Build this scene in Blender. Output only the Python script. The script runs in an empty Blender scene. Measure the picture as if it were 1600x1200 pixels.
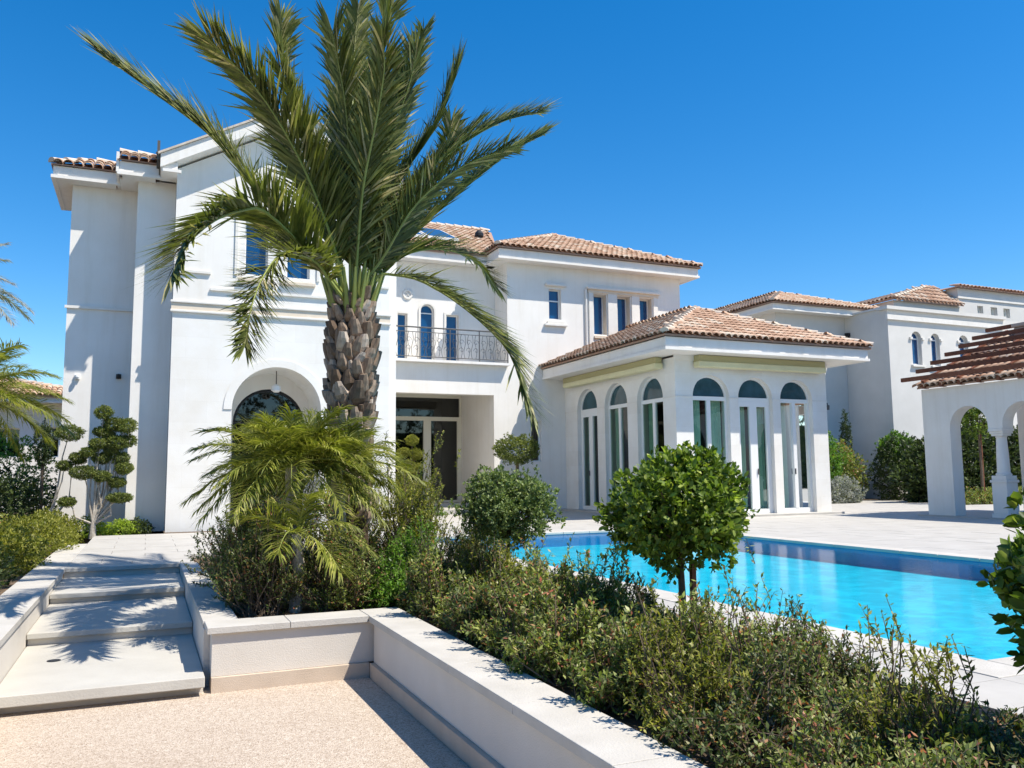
import bpy, math, random
import numpy as np
from mathutils import Vector, Matrix
S = bpy.context.scene
COL = S.collection
# ------------------------------------------------------------------ camera
def axes(yaw, pitch, roll):
    f = Vector((-math.sin(yaw)*math.cos(pitch), math.cos(yaw)*math.cos(pitch), math.sin(pitch)))
    r = Vector((math.cos(yaw), math.sin(yaw), 0)); u = r.cross(f)
    return math.cos(roll)*r + math.sin(roll)*u, -math.sin(roll)*r + math.cos(roll)*u, f
cr, cu, cf = axes(-0.410087484, 0.107865986, -0.0093504927)
cam = bpy.data.cameras.new('camera'); camo = bpy.data.objects.new('camera', cam); COL.objects.link(camo)
cam.sensor_width = 36; cam.lens = 1310.927/1600*36; cam.clip_end = 3000; cam.clip_start = 0.02
camo.matrix_world = Matrix(((cr.x, cu.x, -cf.x, 0), (cr.y, cu.y, -cf.y, 0), (cr.z, cu.z, -cf.z, 1.1), (0, 0, 0, 1)))
S.camera = camo
# ------------------------------------------------------------------ sky and sun
SUN = Vector((0.43, -0.42, 1.0)).normalized()
EL = math.asin(SUN.z); AZ = math.atan2(SUN.x, SUN.y)
W = bpy.data.worlds.new('World'); S.world = W; W.use_nodes = True
nt = W.node_tree; bg = nt.nodes['Background']
sky = nt.nodes.new('ShaderNodeTexSky'); sky.sky_type = 'NISHITA'; sky.sun_disc = False
sky.sun_elevation = EL; sky.sun_rotation = AZ; sky.altitude = 0; sky.air_density = 1.0; sky.dust_density = 0.25; sky.ozone_density = 4.0
gm = nt.nodes.new('ShaderNodeHueSaturation'); gm.inputs['Saturation'].default_value = 1.39; gm.inputs['Value'].default_value = 1.0
nt.links.new(sky.outputs[0], gm.inputs['Color']); nt.links.new(gm.outputs[0], bg.inputs[0]); bg.inputs[1].default_value = 0.126
sl = bpy.data.lights.new('sun', 'SUN'); sl.energy = 5.0; sl.angle = math.radians(0.5); sl.color = (1.0, 0.93, 0.82)
so = bpy.data.objects.new('sun', sl); COL.objects.link(so); so.rotation_euler = SUN.to_track_quat('Z', 'Y').to_euler()
S.view_settings.view_transform = 'Standard'; S.view_settings.look = 'None'
S.view_settings.exposure = 0.55; S.view_settings.gamma = 1.0; S.view_settings.use_curve_mapping = False
random.seed(7); RNG = np.random.default_rng(7)
# ------------------------------------------------------------------ materials
def newmat(name):
    m = bpy.data.materials.new(name); m.use_nodes = True
    return m, m.node_tree, m.node_tree.nodes['Principled BSDF']
def ramp(nt, fac, stops):
    r = nt.nodes.new('ShaderNodeValToRGB'); e = r.color_ramp.elements
    while len(e) < len(stops): e.new(0.5)
    for k, (p, c) in enumerate(stops): e[k].position = p; e[k].color = (*c, 1)
    nt.links.new(fac, r.inputs[0]); return r.outputs[0]
def noise(nt, scale, detail=4, rough=0.55, vec=None):
    n = nt.nodes.new('ShaderNodeTexNoise'); n.inputs['Scale'].default_value = scale
    n.inputs['Detail'].default_value = detail; n.inputs['Roughness'].default_value = rough
    if vec is None:
        vec = nt.nodes.new('ShaderNodeNewGeometry').outputs['Position']
    nt.links.new(vec, n.inputs['Vector']); return n.outputs[0]
def bump(nt, b, h, strength, dist):
    n = nt.nodes.new('ShaderNodeBump'); n.inputs['Strength'].default_value = strength; n.inputs['Distance'].default_value = dist
    nt.links.new(h, n.inputs['Height']); nt.links.new(n.outputs[0], b.inputs['Normal'])
def mixc(nt, f, a, b, mode='MIX'):
    m = nt.nodes.new('ShaderNodeMix'); m.data_type = 'RGBA'; m.blend_type = mode
    for s, v in ((m.inputs[0], f), (m.inputs[6], a), (m.inputs[7], b)):
        if hasattr(v, 'is_output') or hasattr(v, 'links'): nt.links.new(v, s)
        elif isinstance(v, (int, float)): s.default_value = v
        else: s.default_value = (*v, 1)
    return m.outputs[2]
def plain(name, c1, c2=None, scale=3.0, rough=0.8, bs=0.0, bscale=60, spec=0.3, metal=0):
    m, t, b = newmat(name); b.inputs['Roughness'].default_value = rough; b.inputs['Specular IOR Level'].default_value = spec
    b.inputs['Metallic'].default_value = metal
    if c2 is None: b.inputs['Base Color'].default_value = (*c1, 1)
    else: t.links.new(ramp(t, noise(t, scale, 6, 0.6), [(0.3, c1), (0.7, c2)]), b.inputs['Base Color'])
    if bs: bump(t, b, noise(t, bscale, 5), bs, 0.01)
    return m
M = {}
def stuccomat(name, c1, c2):
    m, t, b = newmat(name); g = t.nodes.new('ShaderNodeNewGeometry').outputs['Position']
    mp = t.nodes.new('ShaderNodeMapping'); mp.inputs['Scale'].default_value = (5.0, 5.0, 0.35); t.links.new(g, mp.inputs[0])
    streak = ramp(t, noise(t, 1.0, 6, 0.65, mp.outputs[0]), [(0.30, (0.945, 0.935, 0.915)), (0.5, (1, 1, 1))])
    c = ramp(t, noise(t, 0.9, 7, 0.62), [(0.3, c2), (0.65, c1)])
    t.links.new(mixc(t, 1.0, c, streak, 'MULTIPLY'), b.inputs['Base Color']); b.inputs['Roughness'].default_value = 0.9
    b.inputs['Specular IOR Level'].default_value = 0.2; bump(t, b, noise(t, 90, 5), 0.3, 0.01); return m
M['stucco'] = stuccomat('stucco', (0.80, 0.775, 0.73), (0.74, 0.705, 0.65))
def stone(name, c1, c2, w, h):
    m, t, b = newmat(name); g = t.nodes.new('ShaderNodeNewGeometry')
    sx = t.nodes.new('ShaderNodeSeparateXYZ'); t.links.new(g.outputs['Position'], sx.inputs[0])
    ad = t.nodes.new('ShaderNodeMath'); t.links.new(sx.outputs[0], ad.inputs[0]); t.links.new(sx.outputs[1], ad.inputs[1])
    cb = t.nodes.new('ShaderNodeCombineXYZ'); t.links.new(ad.outputs[0], cb.inputs[0]); t.links.new(sx.outputs[2], cb.inputs[1])
    br = t.nodes.new('ShaderNodeTexBrick'); t.links.new(cb.outputs[0], br.inputs['Vector'])
    br.inputs['Scale'].default_value = 1; br.inputs['Brick Width'].default_value = w; br.inputs['Row Height'].default_value = h
    br.inputs['Mortar Size'].default_value = 0.002; br.inputs['Mortar Smooth'].default_value = 0.3
    br.inputs['Color1'].default_value = (*c1, 1); br.inputs['Color2'].default_value = (*c2, 1)
    br.inputs['Mortar'].default_value = (c2[0]*.93, c2[1]*.93, c2[2]*.93, 1)
    n = ramp(t, noise(t, 1.6, 6, 0.65), [(0.3, (0.93, 0.91, 0.87)), (0.65, (1, 1, 1))])
    t.links.new(mixc(t, 1.0, br.outputs[0], n, 'MULTIPLY'), b.inputs['Base Color'])
    b.inputs['Roughness'].default_value = 0.85; b.inputs['Specular IOR Level'].default_value = 0.2
    bump(t, b, noise(t, 70, 5), 0.2, 0.01)
    return m
M['stone'] = stone('limestone', (0.80, 0.785, 0.75), (0.76, 0.74, 0.70), 0.9, 0.45)
M['nwall'] = plain('neighbour_render', (0.66, 0.64, 0.60), (0.60, 0.58, 0.54), 1.3, 0.9, 0.25, 90, 0.2)
M['trim'] = plain('trim', (0.76, 0.73, 0.68), (0.68, 0.65, 0.59), 4, 0.8, 0.2)
M['sill'] = plain('sill', (0.72, 0.62, 0.50), (0.64, 0.54, 0.42), 4, 0.8, 0.2)
M['paver'] = plain('pale_paver', (0.475, 0.455, 0.42), (0.405, 0.385, 0.35), 2.2, 0.6, 0.15, 120, 0.3)
M['step'] = plain('step_stone', (0.52, 0.50, 0.45), (0.43, 0.41, 0.365), 1.7, 0.55, 0.25, 60, 0.3)
M['coping'] = plain('coping_stone', (0.54, 0.515, 0.47), (0.45, 0.425, 0.38), 3, 0.65, 0.4, 90, 0.3)
M['rwall'] = plain('planter_render', (0.66, 0.62, 0.56), (0.59, 0.545, 0.48), 1.5, 0.9, 0.3, 120, 0.2)
M['plinth'] = plain('pebble_plinth', (0.58, 0.48, 0.38), (0.50, 0.41, 0.32), 5, 0.9, 0.5, 160, 0.2)
M['black'] = plain('dark_metal', (0.02, 0.02, 0.022), None, rough=0.45)
M['iron'] = plain('wrought_iron', (0.10, 0.10, 0.10), None, rough=0.5)
M['white'] = plain('white_frame', (0.78, 0.78, 0.76), None, rough=0.4, spec=0.5)
M['cream'] = plain('cream_frame', (0.66, 0.63, 0.52), None, rough=0.5)
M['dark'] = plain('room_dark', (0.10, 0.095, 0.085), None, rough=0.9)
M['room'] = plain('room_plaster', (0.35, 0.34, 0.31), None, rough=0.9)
M['curtain'] = plain('curtain', (0.50, 0.70, 0.60), (0.42, 0.60, 0.50), 8, 0.9)
M['awning'] = plain('awning_case', (0.70, 0.67, 0.42), (0.62, 0.58, 0.36), 3, 0.5)
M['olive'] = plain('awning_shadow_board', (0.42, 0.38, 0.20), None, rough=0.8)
M['soil'] = plain('soil', (0.10, 0.07, 0.045), (0.20, 0.145, 0.10), 9, 0.95, 1.0, 40, 0.1)
M['wood'] = plain('pergola_wood', (0.22, 0.085, 0.045), (0.14, 0.05, 0.028), 6, 0.7, 0.3)
M['bark_pale'] = plain('pale_bark', (0.50, 0.46, 0.40), (0.30, 0.26, 0.21), 18, 0.9, 0.8)
M['bark'] = plain('brown_bark', (0.16, 0.12, 0.085), (0.09, 0.065, 0.045), 25, 0.9, 0.8)
M['grout'] = plain('grout', (0.33, 0.31, 0.28), None, rough=0.95)
M['poolside'] = plain('pool_rim', (0.62, 0.72, 0.74), None, rough=0.4)
M['panel'] = plain('solar_glass', (0.03, 0.07, 0.14), None, rough=0.08, spec=0.9)
# washed pebble concrete
def aggregate():
    m, t, b = newmat('washed_pebble'); g = t.nodes.new('ShaderNodeNewGeometry').outputs['Position']
    v = t.nodes.new('ShaderNodeTexVoronoi'); v.inputs['Scale'].default_value = 150; t.links.new(g, v.inputs['Vector'])
    sp = t.nodes.new('ShaderNodeSeparateColor'); t.links.new(v.outputs['Color'], sp.inputs[0])
    c = ramp(t, sp.outputs[0], [(0.0, (0.32, 0.245, 0.18)), (0.25, (0.47, 0.385, 0.30)), (0.6, (0.55, 0.465, 0.37)), (1.0, (0.64, 0.56, 0.47))])
    big = ramp(t, noise(t, 1.1, 5, 0.6), [(0.3, (0.90, 0.88, 0.87)), (0.7, (1.0, 1.0, 1.0))])
    mid = ramp(t, noise(t, 26, 3, 0.6), [(0.35, (0.86, 0.84, 0.82)), (0.62, (1.0, 1.0, 1.0))])
    t.links.new(mixc(t, 1.0, mixc(t, 1.0, c, big, 'MULTIPLY'), mid, 'MULTIPLY'), b.inputs['Base Color'])
    b.inputs['Roughness'].default_value = 0.85; bump(t, b, v.outputs['Distance'], 0.6, 0.006); return m
M['aggregate'] = aggregate()
def tilemat():
    m, t, b = newmat('clay_tile'); g = t.nodes.new('ShaderNodeNewGeometry'); o = t.nodes.new('ShaderNodeObjectInfo')
    a = t.nodes.new('ShaderNodeMath'); t.links.new(g.outputs['Random Per Island'], a.inputs[0]); t.links.new(o.outputs['Random'], a.inputs[1])
    f = t.nodes.new('ShaderNodeMath'); f.operation = 'FRACT'; t.links.new(a.outputs[0], f.inputs[0])
    c = ramp(t, f.outputs[0], [(0.0, (0.38, 0.225, 0.145)), (0.3, (0.50, 0.315, 0.21)), (0.6, (0.565, 0.375, 0.26)), (0.85, (0.61, 0.46, 0.34)), (1.0, (0.65, 0.56, 0.45))])
    n = ramp(t, noise(t, 14, 5, 0.7), [(0.35, (0.86, 0.82, 0.78)), (0.65, (1.05, 1.05, 1.05))])
    t.links.new(mixc(t, 1.0, c, n, 'MULTIPLY'), b.inputs['Base Color']); b.inputs['Roughness'].default_value = 0.85
    return m
M['tile'] = tilemat()
M['pan'] = plain('clay_pan', (0.42, 0.26, 0.18), (0.32, 0.20, 0.14), 12, 0.9)
M['ridge'] = plain('ridge_mortar', (0.60, 0.53, 0.45), (0.48, 0.40, 0.32), 9, 0.9)
# glass
def glass_sky_blue():
    m, t, b = newmat('sky_reflection_glass'); b.inputs['Base Color'].default_value = (0.004, 0.055, 0.16, 1)  # opaque pane, deep blue base stands in for the reflected sky
    b.inputs['Roughness'].default_value = 0.06; b.inputs['Specular IOR Level'].default_value = 0.7; return m
M['blue'] = glass_sky_blue()
def glass_clear(name, tint, refl):
    m, t, b = newmat(name); out = t.nodes['Material Output']; t.nodes.remove(b)
    tr = t.nodes.new('ShaderNodeBsdfTransparent'); tr.inputs[0].default_value = (*tint, 1)
    gl = t.nodes.new('ShaderNodeBsdfGlossy'); gl.inputs['Roughness'].default_value = 0.02; gl.inputs[0].default_value = (0.9, 0.95, 0.95, 1)
    fr = t.nodes.new('ShaderNodeFresnel'); fr.inputs[0].default_value = refl
    mx = t.nodes.new('ShaderNodeMixShader'); t.links.new(fr.outputs[0], mx.inputs[0]); t.links.new(tr.outputs[0], mx.inputs[1]); t.links.new(gl.outputs[0], mx.inputs[2])
    t.links.new(mx.outputs[0], out.inputs[0]); return m
M['glass'] = glass_clear('green_glass', (0.66, 0.80, 0.73), 1.5)
M['fan'] = plain('fanlight_sky_reflection', (0.045, 0.11, 0.14), (0.02, 0.055, 0.06), 2.2, 0.05, spec=0.35)  # blue-grey patches put the sky's reflection into the pane colour
M['darkglass'] = glass_clear('dark_glass', (0.22, 0.26, 0.24), 1.7)
def water():
    m, t, b = newmat('pool_water'); out = t.nodes['Material Output']; t.nodes.remove(b)
    g = t.nodes.new('ShaderNodeNewGeometry').outputs['Position']
    mp = t.nodes.new('ShaderNodeMapping'); mp.inputs['Scale'].default_value = (0.9, 1.3, 1); t.links.new(g, mp.inputs[0])
    n = noise(t, 13, 4, 0.6, mp.outputs[0])
    bp = t.nodes.new('ShaderNodeBump'); bp.inputs['Strength'].default_value = 0.085; bp.inputs['Distance'].default_value = 0.02; t.links.new(n, bp.inputs['Height'])
    tr = t.nodes.new('ShaderNodeBsdfTransparent'); tr.inputs[0].default_value = (0.55, 0.93, 1.0, 1)
    gl = t.nodes.new('ShaderNodeBsdfGlossy'); gl.inputs['Roughness'].default_value = 0.03; t.links.new(bp.outputs[0], gl.inputs['Normal'])
    fr = t.nodes.new('ShaderNodeFresnel'); fr.inputs[0].default_value = 1.33; t.links.new(bp.outputs[0], fr.inputs['Normal'])
    mu = t.nodes.new('ShaderNodeMath'); mu.operation = 'MULTIPLY'; mu.inputs[1].default_value = 0.62; t.links.new(fr.outputs[0], mu.inputs[0])
    mx = t.nodes.new('ShaderNodeMixShader'); t.links.new(mu.outputs[0], mx.inputs[0]); t.links.new(tr.outputs[0], mx.inputs[1]); t.links.new(gl.outputs[0], mx.inputs[2])
    t.links.new(mx.outputs[0], out.inputs[0]); return m
M['water'] = water()
def pool_caustics():
    m, t, b = newmat('pool_caustic_mosaic'); g = t.nodes.new('ShaderNodeNewGeometry').outputs['Position']
    v = t.nodes.new('ShaderNodeTexVoronoi'); v.inputs['Scale'].default_value = 3.2  # warped cells paint faint caustic light into the floor colour
    nz = t.nodes.new('ShaderNodeTexNoise'); nz.inputs['Scale'].default_value = 2.5; t.links.new(g, nz.inputs['Vector'])
    vm = t.nodes.new('ShaderNodeVectorMath'); t.links.new(g, vm.inputs[0]); t.links.new(nz.outputs['Color'], vm.inputs[1])
    t.links.new(vm.outputs[0], v.inputs['Vector'])
    c = ramp(t, v.outputs['Distance'], [(0.0, (0.004, 0.37, 0.48)), (0.45, (0.006, 0.43, 0.56)), (0.75, (0.02, 0.55, 0.66))])
    t.links.new(c, b.inputs['Base Color']); b.inputs['Roughness'].default_value = 0.5; return m
M['pool'] = pool_caustics()
M['poolwall_shade'] = plain('pool_wall_shaded_mosaic', (0.003, 0.19, 0.42), (0.006, 0.26, 0.52), 25, 0.4)  # mosaic blue deepened so the walls carry the shaded band
def leafmat(name, stops, trans=0.35, rough=0.45, spec=0.4):
    rough = max(rough, .45); spec = min(spec, .35); m, t, b = newmat(name); out = t.nodes['Material Output']; g = t.nodes.new('ShaderNodeNewGeometry')
    c0 = ramp(t, g.outputs['Random Per Island'], stops)
    v = ramp(t, noise(t, 4.0, 4, 0.6), [(0.32, (0.68, 0.70, 0.66)), (0.68, (1.45, 1.38, 1.15))])
    c = mixc(t, 1.0, c0, v, 'MULTIPLY')
    t.links.new(c, b.inputs['Base Color']); b.inputs['Roughness'].default_value = rough; b.inputs['Specular IOR Level'].default_value = spec
    tl = t.nodes.new('ShaderNodeBsdfTranslucent'); t.links.new(mixc(t, 1.0, c, (1.25, 1.35, 0.6), 'MULTIPLY'), tl.inputs[0])
    mx = t.nodes.new('ShaderNodeMixShader'); mx.inputs[0].default_value = trans
    t.links.new(b.outputs[0], mx.inputs[1]); t.links.new(tl.outputs[0], mx.inputs[2]); t.links.new(mx.outputs[0], out.inputs[0]); return m
M['date'] = leafmat('date_palm_leaf', [(0, (0.06, 0.08, 0.02)), (0.45, (0.115, 0.14, 0.033)), (0.8, (0.20, 0.22, 0.07)), (1, (0.42, 0.37, 0.22))], 0.3, 0.35, 0.6)
M['date_stem'] = plain('date_palm_stem', (0.30, 0.33, 0.09), (0.20, 0.24, 0.06), 6, 0.5)
M['pygmy'] = leafmat('yellow_palm_leaf', [(0, (0.10, 0.13, 0.02)), (0.5, (0.20, 0.225, 0.04)), (0.85, (0.30, 0.31, 0.08)), (1, (0.42, 0.38, 0.17))], 0.35, 0.4, 0.5)
M['lentisk'] = leafmat('border_leaf', [(0, (0.05, 0.08, 0.02)), (0.3, (0.13, 0.18, 0.04)), (0.65, (0.25, 0.30, 0.08)), (0.9, (0.42, 0.43, 0.22)), (0.95, (0.40, 0.16, 0.11)), (1.0, (0.34, 0.10, 0.07))], 0.35, 0.4, 0.5)
M['lentisk_dark'] = leafmat('dark_border_leaf', [(0, (0.03, 0.05, 0.02)), (0.5, (0.085, 0.125, 0.035)), (0.85, (0.17, 0.20, 0.07)), (1.0, (0.34, 0.11, 0.07))], 0.3, 0.35, 0.6)
M['yellow'] = leafmat('yellow_border_leaf', [(0, (0.10, 0.12, 0.015)), (0.5, (0.19, 0.21, 0.03)), (1, (0.32, 0.31, 0.08))], 0.35)
M['bright'] = leafmat('bright_leaf', [(0, (0.05, 0.12, 0.015)), (0.5, (0.10, 0.22, 0.03)), (1, (0.20, 0.33, 0.06))], 0.35, 0.35, 0.5)
M['topi'] = leafmat('glossy_leaf', [(0, (0.045, 0.08, 0.015)), (0.5, (0.12, 0.19, 0.028)), (0.85, (0.22, 0.31, 0.05)), (1, (0.36, 0.41, 0.11))], 0.38, 0.45, 0.4)
M['grey'] = leafmat('pale_round_leaf', [(0, (0.07, 0.11, 0.04)), (0.5, (0.14, 0.20, 0.07)), (1, (0.28, 0.34, 0.14))], 0.3, 0.5)
M['cloud'] = leafmat('cloud_leaf', [(0, (0.045, 0.07, 0.015)), (0.6, (0.13, 0.17, 0.035)), (1, (0.27, 0.29, 0.09))], 0.25, 0.5)
M['darkhedge'] = leafmat('dark_leaf', [(0, (0.018, 0.032, 0.014)), (0.6, (0.045, 0.07, 0.025)), (1, (0.10, 0.14, 0.04))], 0.25, 0.5)
M['lime'] = leafmat('lime_leaf', [(0, (0.20, 0.30, 0.02)), (0.5, (0.30, 0.42, 0.04)), (1, (0.42, 0.50, 0.12))], 0.35, 0.5)
M['silver'] = leafmat('silver_leaf', [(0, (0.16, 0.18, 0.20)), (0.5, (0.26, 0.28, 0.32)), (1, (0.40, 0.41, 0.46))], 0.3, 0.6)
M['red'] = leafmat('dry_red_leaf', [(0, (0.20, 0.08, 0.06)), (0.5, (0.38, 0.20, 0.15)), (1, (0.55, 0.36, 0.28))], 0.2, 0.6)
def boots():
    m, t, b = newmat('palm_boot'); o = t.nodes.new('ShaderNodeObjectInfo')
    c = ramp(t, o.outputs['Random'], [(0, (0.13, 0.09, 0.06)), (0.4, (0.26, 0.19, 0.135)), (0.8, (0.40, 0.31, 0.235)), (1, (0.56, 0.48, 0.40))])
    tc = t.nodes.new('ShaderNodeTexCoord'); mp = t.nodes.new('ShaderNodeMapping'); mp.inputs['Scale'].default_value = (60, 60, 6)
    t.links.new(tc.outputs['Object'], mp.inputs[0])
    n = ramp(t, noise(t, 1, 5, 0.7, mp.outputs[0]), [(0.3, (0.55, 0.52, 0.5)), (0.7, (1.2, 1.2, 1.2))])
    t.links.new(mixc(t, 1.0, c, n, 'MULTIPLY'), b.inputs['Base Color']); b.inputs['Roughness'].default_value = 0.9
    bump(t, b, noise(t, 1, 5, 0.7, mp.outputs[0]), 0.8, 0.01); return m
M['boot'] = boots()
M['fibre'] = plain('palm_fibre', (0.10, 0.07, 0.045), (0.05, 0.035, 0.025), 30, 0.95, 1.0, 80, 0.1)
# ------------------------------------------------------------------ object helpers
def tag(o, label=None, cat=None, group=None, kind=None):
    if label: o['label'] = label
    if cat: o['category'] = cat
    if group: o['group'] = group
    if kind: o['kind'] = kind
    return o
def thing(name, loc, label, cat, group=None):
    o = bpy.data.objects.new(name, None); COL.objects.link(o); o.location = loc; o.empty_display_size = 0.2
    return tag(o, label, cat, group)
class MB:
    def __init__(s): s.v = []; s.f = []; s.m = []
    def quad(s, a, b, c, d, mi=0):
        n = len(s.v); s.v += [tuple(a), tuple(b), tuple(c), tuple(d)]; s.f.append((n, n+1, n+2, n+3)); s.m.append(mi)
    def tri(s, a, b, c, mi=0):
        n = len(s.v); s.v += [tuple(a), tuple(b), tuple(c)]; s.f.append((n, n+1, n+2)); s.m.append(mi)
    def poly(s, pts, mi=0):
        n = len(s.v); s.v += [tuple(p) for p in pts]; s.f.append(tuple(range(n, n+len(pts)))); s.m.append(mi)
    def box(s, x0, x1, y0, y1, z0, z1, mi=0):
        n = len(s.v)
        s.v += [(x0,y0,z0),(x1,y0,z0),(x1,y1,z0),(x0,y1,z0),(x0,y0,z1),(x1,y0,z1),(x1,y1,z1),(x0,y1,z1)]
        for f in ((0,3,2,1),(4,5,6,7),(0,1,5,4),(1,2,6,5),(2,3,7,6),(3,0,4,7)):
            s.f.append(tuple(n+i for i in f)); s.m.append(mi)
        return s
    def tube(s, pts, r, k=6, mi=0, cap=True):
        pts = [Vector(p) for p in pts]; n0 = len(s.v); N = len(pts)
        rr = r if isinstance(r, (list, tuple)) else [r]*N
        up = Vector((0.13, 0.21, 0.97))
        for i, p in enumerate(pts):
            d = (pts[min(i+1, N-1)] - pts[max(i-1, 0)]).normalized()
            a = d.cross(up if abs(d.dot(up)) < 0.95 else Vector((1, 0, 0))).normalized(); b = d.cross(a)
            for j in range(k):
                t = 2*math.pi*j/k; q = p + (a*math.cos(t) + b*math.sin(t))*rr[i]; s.v.append(tuple(q))
        for i in range(N-1):
            for j in range(k):
                a = n0+i*k+j; b = n0+i*k+(j+1) % k; s.f.append((a, b, b+k, a+k)); s.m.append(mi)
        if cap:
            s.f.append(tuple(n0+j for j in range(k))[::-1]); s.m.append(mi)
            s.f.append(tuple(n0+(N-1)*k+j for j in range(k))); s.m.append(mi)
        return s
    def lathe(s, c, prof, k=20, mi=0):
        n0 = len(s.v)
        for r, z in prof:
            for j in range(k):
                t = 2*math.pi*j/k; s.v.append((c[0]+r*math.cos(t), c[1]+r*math.sin(t), c[2]+z))
        for i in range(len(prof)-1):
            for j in range(k):
                a = n0+i*k+j; b = n0+i*k+(j+1) % k; s.f.append((a, b, b+k, a+k)); s.m.append(mi)
        s.f.append(tuple(n0+j for j in range(k))[::-1]); s.m.append(mi)
        s.f.append(tuple(n0+(len(prof)-1)*k+j for j in range(k))); s.m.append(mi)
        return s
    def mesh(s, name, mats, smooth=False):
        me = bpy.data.meshes.new(name); me.from_pydata(s.v, [], s.f)
        for m in (mats if isinstance(mats, (list, tuple)) else [mats]): me.materials.append(m)
        if any(s.m): me.polygons.foreach_set('material_index', s.m)
        if smooth: me.polygons.foreach_set('use_smooth', [True]*len(me.polygons))
        me.update(); return me
def link(name, me, parent=None, kind=None):
    o = bpy.data.objects.new(name, me); COL.objects.link(o)
    if parent is not None:
        o.parent = parent
        off = Vector((0, 0, 0)); p = parent
        while p is not None: off += p.location; p = p.parent
        o.location = -off
    if kind: o['kind'] = kind
    return o
def part(name, mb, mat, parent=None, kind=None, smooth=False, bevel=0):
    o = link(name, mb.mesh(name, mat, smooth), parent, kind)
    if bevel:
        b = o.modifiers.new('bevel', 'BEVEL'); b.width = bevel; b.segments = 2; b.limit_method = 'ANGLE'
    return o
def bx(name, dims, mat, parent=None, kind=None, bevel=0):
    return part(name, MB().box(*dims), mat, parent, kind, False, bevel)
# walls with openings: kind 'Y' faces -Y at y=c (u = x); kind 'X' faces -X at x=c (u = y)
def wall(name, kind, c, u0, u1, z0, ztop, thick, ops, mat, parent, k=None):
    """ops: (ua, ub, za, zspring, arch) arch True = semicircle above zspring"""
    zt = ztop if callable(ztop) else (lambda u: ztop)
    def P(u, z, d): return (u, c+d, z) if kind == 'Y' else (c+d, u, z)
    br = {u0, u1}
    for (a, b, za, zs, ar) in ops:
        n = 18 if ar else 1
        for i in range(n+1):
            t = math.pi*i/n; br.add(round((a+b)/2 - (b-a)/2*math.cos(t), 6) if ar else (a if i == 0 else b))
    if k: br |= set(k)
    br = sorted(u for u in br if u0-1e-6 <= u <= u1+1e-6); mb = MB()
    def top(op, u):
        a, b, za, zs, ar = op
        if not ar: return zs
        r = (b-a)/2; h = r*r - (u-(a+b)/2)**2; return zs + math.sqrt(max(h, 0))
    for a, b in zip(br[:-1], br[1:]):
        if b-a < 1e-5: continue
        mid = (a+b)/2; o = sorted([p for p in ops if p[0] < mid < p[1]], key=lambda p: p[2])
        za, zb = z0, z0
        for p in o:
            if p[2] > za + 1e-4:
                for d in (0, thick): mb.quad(P(a, za, d), P(b, zb, d), P(b, p[2], d), P(a, p[2], d))
                mb.quad(P(a, p[2], 0), P(b, p[2], 0), P(b, p[2], thick), P(a, p[2], thick))
            za, zb = top(p, a), top(p, b)
            mb.quad(P(a, za, 0), P(b, zb, 0), P(b, zb, thick), P(a, za, thick))
        for d in (0, thick): mb.quad(P(a, za, d), P(b, zb, d), P(b, zt(b), d), P(a, zt(a), d))
        mb.quad(P(a, zt(a), 0), P(b, zt(b), 0), P(b, zt(b), thick), P(a, zt(a), thick))
    for (a, b, za, zs, ar) in ops:
        for u in (a, b):
            sh = [p for p in ops if (abs(p[0]-u) < 1e-5 or abs(p[1]-u) < 1e-5) and p[0] != a]
            zq = za if not sh else min(zs, sh[0][3])
            if zs > zq: mb.quad(P(u, zq, 0), P(u, zs, 0), P(u, zs, thick), P(u, zq, thick))
    for u in (u0, u1): mb.quad(P(u, z0, 0), P(u, zt(u), 0), P(u, zt(u), thick), P(u, z0, thick))
    return part(name, mb, mat, parent)
def ringpath(a, b, z0, zs, n=14):
    r = (b-a)/2; m = (a+b)/2
    return [(a, z0), (a, zs)] + [(m - r*math.cos(math.pi*i/n), zs + r*math.sin(math.pi*i/n)) for i in range(1, n)] + [(b, zs), (b, z0)]
def archframe(name, kind, c, a, b, z0, zs, w, d, mat, parent, arch=True, thick=0.06):
    """frame band following an opening; w = face width, at depth d"""
    def P(u, z, dd): return (u, c+dd, z) if kind == 'Y' else (c+dd, u, z)
    o = ringpath(a, b, z0, zs) if arch else [(a, z0), (a, zs), (b, zs), (b, z0)]
    i = ringpath(a+w, b-w, z0, zs) if arch else [(a+w, z0), (a+w, zs-w), (b-w, zs-w), (b-w, z0)]
    mb = MB()
    for k in range(len(o)-1):
        A, B, Cc, D = o[k], o[k+1], i[k+1], i[k]
        mb.quad(P(*A, d), P(*B, d), P(*Cc, d), P(*D, d)); mb.quad(P(*D, d), P(*Cc, d), P(*Cc, d+thick), P(*D, d+thick))
        mb.quad(P(*A, d), P(*B, d), P(*B, d+thick), P(*A, d+thick))
    return part(name, mb, mat, parent)
def archpane(name, kind, c, a, b, z0, zs, d, mat, parent, arch=True):
    def P(u, z): return (u, c+d, z) if kind == 'Y' else (c+d, u, z)
    mb = MB(); mb.poly([P(*q) for q in (ringpath(a, b, z0, zs, 20) if arch else [(a, z0), (a, zs), (b, zs), (b, z0)])])
    return part(name, mb, mat, parent)
def kbox(kind, c, u0, u1, d0, d1, z0, z1, mb=None):
    mb = mb or MB()
    return mb.box(u0, u1, c+d0, c+d1, z0, z1) if kind == 'Y' else mb.box(c+d0, c+d1, u0, u1, z0, z1)
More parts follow.
